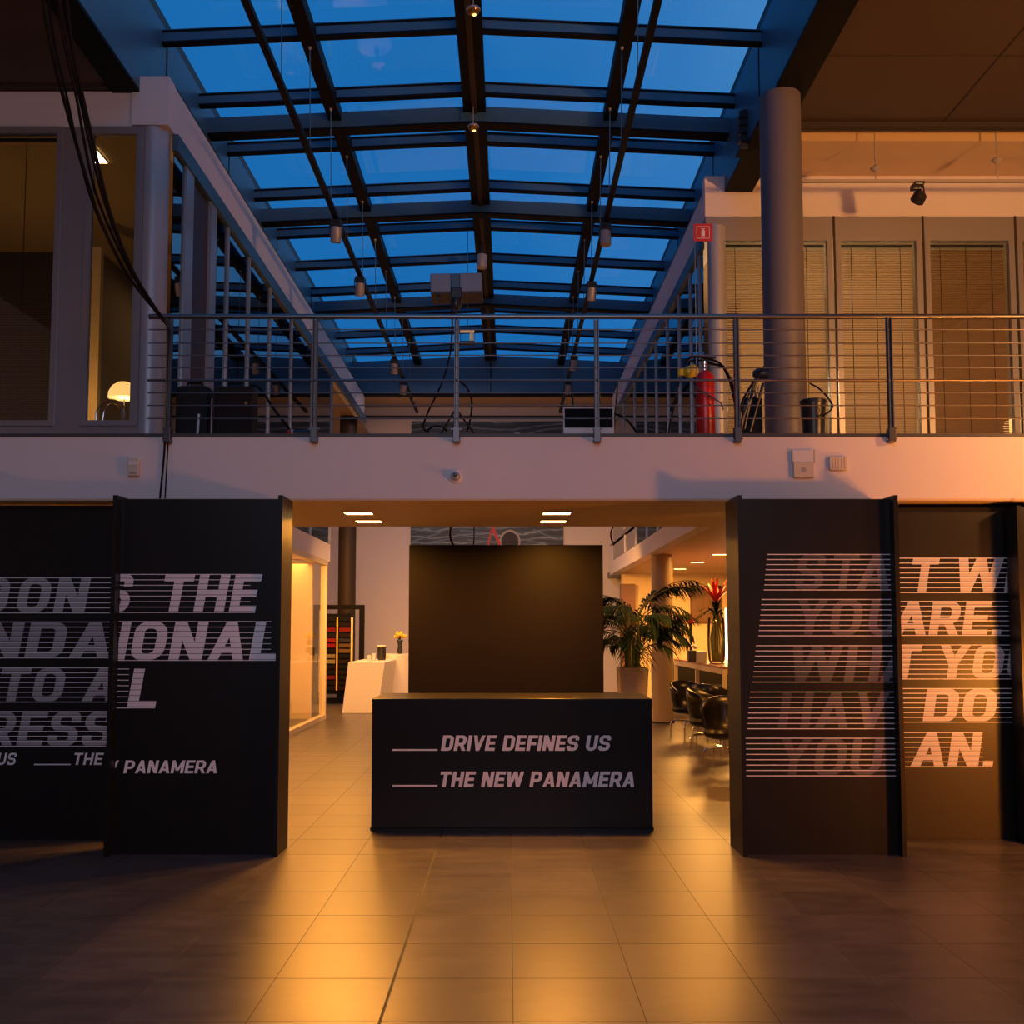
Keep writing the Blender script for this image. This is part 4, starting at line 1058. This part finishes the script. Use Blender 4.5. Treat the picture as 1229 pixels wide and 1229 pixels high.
cable('floor_cable', [at(300,462,Y=9.5),at(312,466,Y=9.5),at(328,490,Y=9.4),at(345,512,Y=9.35),at(348,518,Y=9.35)], .012, 'black cable curving down from the brown case')
# stand pole between bag and case
t = thing('metal_stand', (gx(254,9.3), 9.3, ZT), 'thin metal stand between the bag and the case', 'stand')
MB().tube([(gx(254,9.3),9.3,ZT),(gx(254,9.3),9.3,pz(478,9.3))], .008, 8).build('pole','rail',t); MB().lathe([(.03,0),(.012,.06)], (gx(254,9.3),9.3,ZT), 12).build('base','rail',t)
# flashlight lying
y = 9.15; t = thing('flashlight', (gx(362,y), y, ZT), 'black flashlight with red head lying on the bridge floor', 'flashlight')
zf = ZT+.04
MB().lathe([(.03,0),(.03,.16),(.034,.2)], (gx(352,y),y,zf), 16, axis='x').build('barrel','plastic',t,smooth=True)
MB().lathe([(.001,-.055),(.03,-.05),(.034,-.01)], (gx(352,y),y,zf), 16, axis='x').build('head','red',t,smooth=True)
MB().lathe([(.036,-.01),(.036,.003)], (gx(352,y),y,zf), 16, axis='x').build('ring','lightp',t,smooth=True)
# projector on pole
y = 9.1; xc = gx(547,y)
t = thing('projector_stand', (xc, y, ZT), 'slim stand clamped at the railing carrying the silver projector', 'stand')
zpj = pz(354,y)
MB().tube([(xc,y,ZT),(xc,y,zpj-.12)], .011, 10).build('pole','plastic',t,smooth=True)
MB().lathe([(.03,0),(.045,.03),(.045,.08),(.03,.11)], (xc,y,zpj-.13), 14).build('swivel_head','plastic',t,smooth=True)
for a in (0.4, 2.5, 4.6): MB().tube([(xc,y,ZT+.25),(xc+.2*math.cos(a),y+.13*math.sin(a)+.05,ZT+.01)], .008, 8).build('leg','plastic',t)
pr = thing('projector', (xc, y, zpj), 'silver boxy projector with a dark centre band, atop the stand above the railing', 'projector')
pm = Matrix.Translation((xc,y+.1,zpj+.075)) @ Matrix.Rotation(-.06,4,'X') @ Matrix.Rotation(-.02,4,'Y')
def pbox(nm, x0,x1,y0,y1,z0,z1,m,bev=.004):
    q = MB().box(x0,x1,y0,y1,z0,z1); q.rot(pm); return q.build(nm, m, pr, bevel=bev)
pbox('housing',-.225,-.045,-.12,.14,-.06,.11,'projgrey',.008); pbox('housing',.03,.225,-.12,.14,-.06,.11,'projgrey',.008)
pbox('centre_band',-.045,.03,-.12,.14,-.055,.107,'steel'); pbox('underside',-.222,.222,-.117,.137,-.075,-.06,'plastic',0)
pbox('mount',-.05,.05,-.125,.0,-.12,-.02,'plastic',.01); pbox('foot',-.17,-.15,-.05,-.03,-.11,-.075,'plastic',0)
for i,(pts,lab) in enumerate((([(543,372),(541,420),(531,458),(515,492),(508,512),(515,519)],'black cable hanging in a wide curve left of the projector pole'),
    ([(551,457),(560,465),(566,480),(565,500),(560,519)],'black looped cable right of the projector pole'),
    ([(510,519),(520,512),(532,513),(537,519)],'short black cable arch on the bridge at the pole'))):
    cable('floor_cable', [at(u,v,Y=9.2+.03*i) for u,v in pts], .008, lab)
# monitor
y = 9.5; x0, x1 = gx(676,y), gx(737,y)
t = thing('computer_monitor', ((x0+x1)/2, y, ZT), 'black monitor with pale rim standing on the bridge floor', 'monitor')
z0_, z1_ = pz(514,y), pz(489,y)
bx(x0,x1,y,y+.04,z0_-.05,z1_).build('housing','lightp',t,bevel=.004); bx(x0+.012,x1-.012,y-.004,y+.001,z0_+.005,z1_-.01).build('screen','screen',t)
bx(x0+.1,x1-.1,y-.02,y+.15,ZT,ZT+.015).build('base','plastic',t); bx((x0+x1)/2-.03,(x0+x1)/2+.03,y+.04,y+.07,ZT,z0_+.05).build('neck','plastic',t)
cable('floor_cable', [at(738,497,Y=9.5),at(747,500,Y=9.5),at(756,508,Y=9.45),at(764,519,Y=9.4)], .01, 'black cable curving right from the monitor')
for (u0,v0,u1,v1,lab) in ((690,486,686,455,'left slim black microphone stick behind the monitor'),(722,520,719,458,'slim black stand behind the monitor, left of two'),(735,486,742,455,'slim black stick behind the monitor, right of two')):
    a_, b_ = at(u0,v0,Y=9.8), at(u1,v1,Y=9.8); a_.z = ZT
    tag(MB().tube([a_, a_.lerp(b_,.6), b_], [.012,.012,.006], 8).build('light_stand','plastic'), lab, 'stand')
# small black gadgets
t = thing('small_device', (gx(620,9.3), 9.3, ZT), 'small black box device on the bridge floor in the middle', 'device')
bx(gx(616,9.3),gx(625,9.3),9.3,9.36,ZT,ZT+.08).build('body','plastic',t,bevel=.005); bx(gx(617.5,9.3),gx(623.5,9.3),9.296,9.3,ZT+.03,ZT+.07).build('face','silver',t)
# fire extinguisher
y = 9.35; x = gx(846.5,y); z1_ = pz(445,y)
t = thing('fire_extinguisher', (x, y, ZT), 'red fire extinguisher standing on the bridge by the corner post', 'fire extinguisher')
r_ = .083; hh = z1_-ZT
MB().lathe([(r_*.95,0),(r_,.015),(r_,hh-.10),(r_*.9,hh-.05),(r_*.6,hh-.015),(.03,hh)], (x,y,ZT), 28).build('cylinder','red',t,smooth=True)
MB().lathe([(.025,0),(.025,.05),(.035,.055),(.035,.08),(.01,.085)], (x,y,ZT+hh), 14).build('valve','chrome',t,smooth=True)
MB().tube([(x-.02,y,ZT+hh+.06),(x-.02,y,ZT+hh+.11),(x+.1,y,ZT+hh+.12)], .01, 8).build('handle','plastic',t)
cable_pts = [(x+.02,y-.02,ZT+hh+.07),(x+.16,y-.03,ZT+hh+.03),(x+.22,y-.03,ZT+hh-.1),(x+.26,y-.03,ZT+hh-.3),(x+.27,y-.03,ZT+.06)]
MB().tube([Vector(p) for p in cable_pts], .013, 8).build('hose','rubber',t,smooth=True)
MB().tube([at(835,464,Y=9.2),at(850,474,Y=9.2),at(866,484,Y=9.22),at(868,492,Y=9.22)], .008, 8).build('wire_bracket','rail',t,smooth=True)
# yellow work lamp on stand
p = at(829,446,Y=9.6); t = thing('work_lamp', (p.x, 9.6, ZT), 'yellow caged work lamp left of the fire extinguisher', 'lamp')
h = MB().lathe([(.02,-.07),(.055,-.04),(.06,.04),(.03,.07)], (0,0,0), 18); h.rot(Matrix.Translation(p)@Matrix.Rotation(1.3,4,'Y')); h.build('head','yellow',t,smooth=True)
MB().lathe([(.03,-.03),(.03,.03)], (p.x-.09,9.6,p.z-.01), 12).build('cap','yellow',t,smooth=True)
MB().tube([(p.x-.02,9.6,p.z+.05),(p.x,9.6,p.z+.1),(p.x+.1,9.58,p.z+.1)], .009, 8).build('bracket','rubber',t)
MB().tube([(p.x-.1,9.6,p.z-.06),(p.x-.2,9.6,ZT+.2),(p.x-.22,9.6,ZT)], .009, 8).build('pole','plastic',t)
# dark tangled equipment left of the column
y = 9.7; 
t = thing('camera_rig', (gx(905,y), y, ZT), 'folded black camera rig with cables leaning left of the round column', 'equipment')
bx(gx(895,y),gx(916,y),y,y+.2,ZT,pz(475,y)).build('body','case',t,bevel=.03)
MB().lathe([(.03,-.07),(.06,-.03),(.06,.06)], (gx(914,y),y,pz(449,y)), 14, axis='x').build('lens','plastic',t,smooth=True)
lg = MB()
for (u0,v0,u1,v1) in ((890,505,913,445),(893,515,905,458),(900,518,916,460),(888,518,900,470)): lg.tube([at(u0,v0,Y=y-.03),at(u1,v1,Y=y-.02)], .014, 8)
lg.build('tripod_leg','plastic',t)
lg = MB(); lg.tube([at(893,492,Y=y-.05),at(900,480,Y=y-.06),at(907,474,Y=y-.05),at(910,464,Y=y-.05)], .006, 6).tube([at(906,468,Y=y-.06),at(909,478,Y=y-.06)], .014, 8); lg.build('silver_fitting','rail',t)
for k,(pts,lab) in enumerate((([(822,436),(832,428),(858,433),(869,442),(879,462),(884,490),(884,518)],'black hose arching over the fire extinguisher'),
   ([(886,515),(890,485),(902,462),(917,440)],'black cable rising towards the column from the rig'))):
    cable('floor_cable', [at(u,v,Y=9.3+.1*k) for u,v in pts], .011, lab)
# black bin right of the column
y = 9.9; xb_ = gx(976,y)
t = thing('waste_bin', (xb_, y, ZT), 'black waste bin half hidden right of the round column', 'bin')
MB().lathe([(.09,0),(.115,pz(484,y)-ZT)], (xb_,y,ZT), 24).build('body','plastic',t,smooth=True)
MB().lathe([(.12,-.01),(.125,.02),(.115,.03)], (xb_,y,pz(484,y)), 24).build('rim','plastic',t,smooth=True)
cable('floor_cable', [at(972,460,Y=9.85),at(985,468,Y=9.8),at(998,484,Y=9.75),at(997,492,Y=9.75),at(986,500,Y=9.75)], .008, 'black cable looping above the waste bin')
cable('floor_cable', [at(986,487,Y=9.72),at(994,486,Y=9.72),at(999,490,Y=9.7),at(992,497,Y=9.72)], .004, 'thin cable loops beside the bin rim')

# fire point sign on hanging rod
y = 9.5; a_, b_ = at(832.5,268.5,Y=y), at(855,289.5,Y=y)
t = thing('fire_sign', ((a_.x+b_.x)/2, y, b_.z), 'red square fire extinguisher sign mounted above the red extinguisher', 'sign')
bx(a_.x,b_.x,y,y+.006,b_.z,a_.z).build('plate','redsign',t)
w_, h_ = b_.x-a_.x, a_.z-b_.z
fr_ = MB(); i0 = .025
fr_.box(a_.x+i0,b_.x-i0,y-.002,y,a_.z-i0-.005,a_.z-i0).box(a_.x+i0,b_.x-i0,y-.002,y,b_.z+i0,b_.z+i0+.005).box(a_.x+i0,a_.x+i0+.005,y-.002,y,b_.z+i0,a_.z-i0).box(b_.x-i0-.005,b_.x-i0,y-.002,y,b_.z+i0,a_.z-i0)
fr_.build('border','lightp',t)
cxs, czs = (a_.x+b_.x)/2, (a_.z+b_.z)/2
MB().box(cxs-.016,cxs+.016,y-.002,y,czs-.035,czs+.02).box(cxs-.006,cxs+.006,y-.002,y,czs+.02,czs+.035).box(cxs-.02,cxs+.02,y-.002,y,czs+.032,czs+.038).build('symbol','lightp',t)
MB().tube([(a_.x+.01,y+.01,ZT),(a_.x+.01,y+.01,b_.z+.02)], .005, 6).build('pole','rail',t)

# bracket on the right beam (cable clip / siren)
a_, b_ = at(893,132,x=SXR-.03), at(899,170,x=SXR-.03)
t = thing('beam_siren', (SXR-.03, a_.y, b_.z-.04), 'dark ribbed siren box on a bracket beside the column head', 'siren')
for k in range(5): 
    zz = b_.z+(a_.z-b_.z)*k/5; MB().box(SXR-.1,SXR,a_.y-.05,a_.y+.09,zz,zz+(a_.z-b_.z)/5*.7).build('rib','plastic',t,bevel=.006)
bx(SXR-.12,SXR+.3,a_.y-.06,a_.y+.12,b_.z-.04,b_.z-.02).build('bracket','beamdark',t)
bx(SXR-.06,SXR-.0,a_.y-.02,a_.y+.06,b_.z-.02,a_.z).build('core','plastic',t)

# ------------------------------------------------------------------ seen through the left windows
def dome_lamp(x, y, z, r, lab, hz):
    t = thing('desk_lamp', (x, y, hz), lab, 'lamp')
    MB().lathe([(r,0),(r*.97,r*.35),(r*.78,r*.75),(r*.4,r*1.02),(.01,r*1.1)], (x,y,z), 28).build('shade','shade_on',t,smooth=True)
    MB().tube([(x,y,z+.05),(x,y,hz)], .01, 8).build('pole','rail',t)
    MB().lathe([(.1,0),(.1,.02)], (x,y,hz), 20).build('base','plastic',t)
    return t
p = at(149,478,Y=12.6); 
tag(MB().box(-6.0,-4.1,12.4,13.2,ZT+.7,ZT+.74).box(-6.0,-5.94,12.4,13.2,ZT,ZT+.7).box(-4.16,-4.1,12.4,13.2,ZT,ZT+.7).build('office_table','brown_case'), 'dark table behind the narrow left gallery window', 'table')
dome_lamp(p.x, 12.6, p.z, .185, 'glowing orange dome lamp behind the narrow left gallery window', ZT+.74)
point('desk_lamp_bulb', (p.x, 12.6, p.z-.03), .05, (1,.5,.15), 7)
t = thing('office_chair', (gx(133,12.1), 12.1, ZT), 'chrome tube chair back in front of the glowing dome lamp', 'chair')
xx = gx(133,12.1); zz = pz(486,12.1)
for q in (0,.06): MB().tube([(xx-.17-q*.1,12.1,ZT+.1)]+[(xx-(.17-q)*math.cos(a),12.1+q,zz-.12+(.18-q*.6)*math.sin(a)) for a in [PI*k/12 for k in range(13)]]+[(xx+.17,12.1,ZT+.1)], .01, 8).build('frame','chrome',t,smooth=True)
bx(xx-.17,xx+.17,11.85,12.1,ZT+.36,ZT+.4).build('seat','plastic',t)
for lx_ in (-.15,.15):
    for ly in (11.87,12.08): MB().tube([(xx+lx_,ly,ZT),(xx+lx_,ly,ZT+.36)], .01, 8).build('leg','chrome',t)
# ceiling lamp inside the left room
p = at(113,186,z=7.29); ceiling_light(p.x, p.y, 7.29, .17, .4, 'small square ceiling lamp glowing inside the narrow left window', 'slot_on')
tag(bx(gx(98,14.0), gx(116,14.0), 14.0, 14.1, ZT, 6.9).build('door_leaf','wallwarm'), 'ochre lit wall panel inside the narrow left window', 'panel')
point('left_room_glow', (-6.3, 12.8, 4.2), .12, (1,.42,.08), 70)
point('left_room_glow', (gx(106,13.5)+.1, 13.5, 4.8), .1, (1,.5,.12), 5)
# glow in the far right window
p = at(1216,512,Y=15.1); 
t = thing('desk_lamp', (p.x, 15.1, ZT), 'small glowing lamp at the foot of the right gallery window', 'lamp')
MB().lathe([(.12,-.10),(.13,0),(.09,.07),(.01,.1)], (p.x,15.1,p.z+.02), 24).build('shade','shade_on',t,smooth=True)
MB().tube([(p.x,15.1,ZT),(p.x,15.1,p.z)], .02, 8).build('pole','plastic',t)
point('right_room_glow', (4.2, 16.3, 5.4), .3, (1,.62,.28), 160)
point('right_room_glow', (6.6, 16.3, 5.0), .3, (1,.50,.16), 60)
point('right_room_glow', (p.x-.1, 15.25, p.z+.2), .1, (1,.45,.1), 8)
# lit lantern and lamp seen past the left gallery
p = at(419,512,Y=10.6); t = thing('table_lantern', (p.x,10.6,ZT), 'small glowing amber lantern on the gallery at left', 'lantern')
bx(p.x-.05,p.x+.05,10.55,10.65,ZT,ZT+.17).build('glass','win_on',t); MB().lathe([(.07,.17),(.08,.19),(.03,.26)], (p.x,10.6,ZT), 14).build('hood','plastic',t)
area('gallery_light_left', (-5.0, 20, 7.2), .6, (1,.55,.2), 22, sy=8)
area('gallery_light_right', (4.1, 22, 7.2), .6, (1,.6,.3), 22, sy=6)

# ------------------------------------------------------------------ world and room light
W = bpy.data.worlds.new('dusk_sky'); bpy.context.scene.world = W; W.use_nodes = True
n = W.node_tree.nodes; l = W.node_tree.links; bg = n['Background']
tc = n.new('ShaderNodeTexCoord'); nz = n.new('ShaderNodeTexNoise'); nz.inputs['Scale'].default_value = 2.2; nz.inputs['Detail'].default_value = 3
l.new(tc.outputs['Generated'], nz.inputs['Vector'])
sp = n.new('ShaderNodeSeparateXYZ'); l.new(tc.outputs['Generated'], sp.inputs[0])
ma = n.new('ShaderNodeMath'); ma.operation = 'MULTIPLY_ADD'; l.new(sp.outputs['X'], ma.inputs[0]); ma.inputs[1].default_value = 1.1; l.new(nz.outputs['Fac'], ma.inputs[2])
rp_ = n.new('ShaderNodeValToRGB'); l.new(ma.outputs[0], rp_.inputs[0])
e = rp_.color_ramp.elements; e[0].position = .12; e[0].color = (.006,.115,.36,1); e[1].position = .95; e[1].color = (.075,.27,.58,1)
x_ = e.new(.5); x_.color = (.012,.155,.46,1)
l.new(rp_.outputs[0], bg.inputs['Color']); bg.inputs['Strength'].default_value = 1.0

# added soft fill behind the viewpoint, and unseen warm lamps off to its right
area('foyer_fill', (0, -3.0, 5.6), 4.0, (.86,.80,1), 190, rot=(math.radians(62),0,0))
point('foyer_warm_lamp', (6.2, 4.7, .75), .25, (1,.25,.025), 520)
point('foyer_warm_lamp', (4.75, 7.6, 1.3), .12, (1,.33,.04), 130)
spot('foyer_warm_lamp', (7.6, 5.0, 4.6), (4.8, 12.5, 5.6), math.radians(85), (1,.40,.10), 2300, r=.25, blend=1)
area('far_hall_fill', (-1.5, 24.5, 7.0), 1.6, (1,.62,.60), 130, rot=(math.radians(25),0,0))  # added far-hall fills: free-floating sources that belong to no fixture
spot('far_hall_fill', (-1.6, 17.5, 3.3), (-3.0, 26, .9), math.radians(75), (1,.42,.11), 1300, r=.2, blend=1)
spot('far_hall_fill', (1.2, 19.5, 3.3), (2.3, 28, 1.2), math.radians(70), (1,.42,.10), 1800, r=.2, blend=1)
area('passage_fill', (-2.3, 13.0, 3.35), .5, (1,.36,.035), 165)  # added fills for the passage floors, hidden by the bridge, no fixture
area('passage_fill', (2.2, 12.4, 3.35), .4, (1,.36,.035), 105)
area('far_hall_fill', (-3.7, 23.6, 4.6), 1.1, (1,.40,.06), 340)  # added fill kept out of sight; its reflection brightens the left floor strip

sc = bpy.context.scene
sc.view_settings.view_transform = 'Standard'; sc.view_settings.look = 'None'; sc.view_settings.gamma = 1; sc.view_settings.use_curve_mapping = False
sc.view_settings.exposure = 0
sc.cycles.use_denoising = True; sc.cycles.max_bounces = 8; sc.cycles.transparent_max_bounces = 16
sc.cycles.sample_clamp_indirect = 5
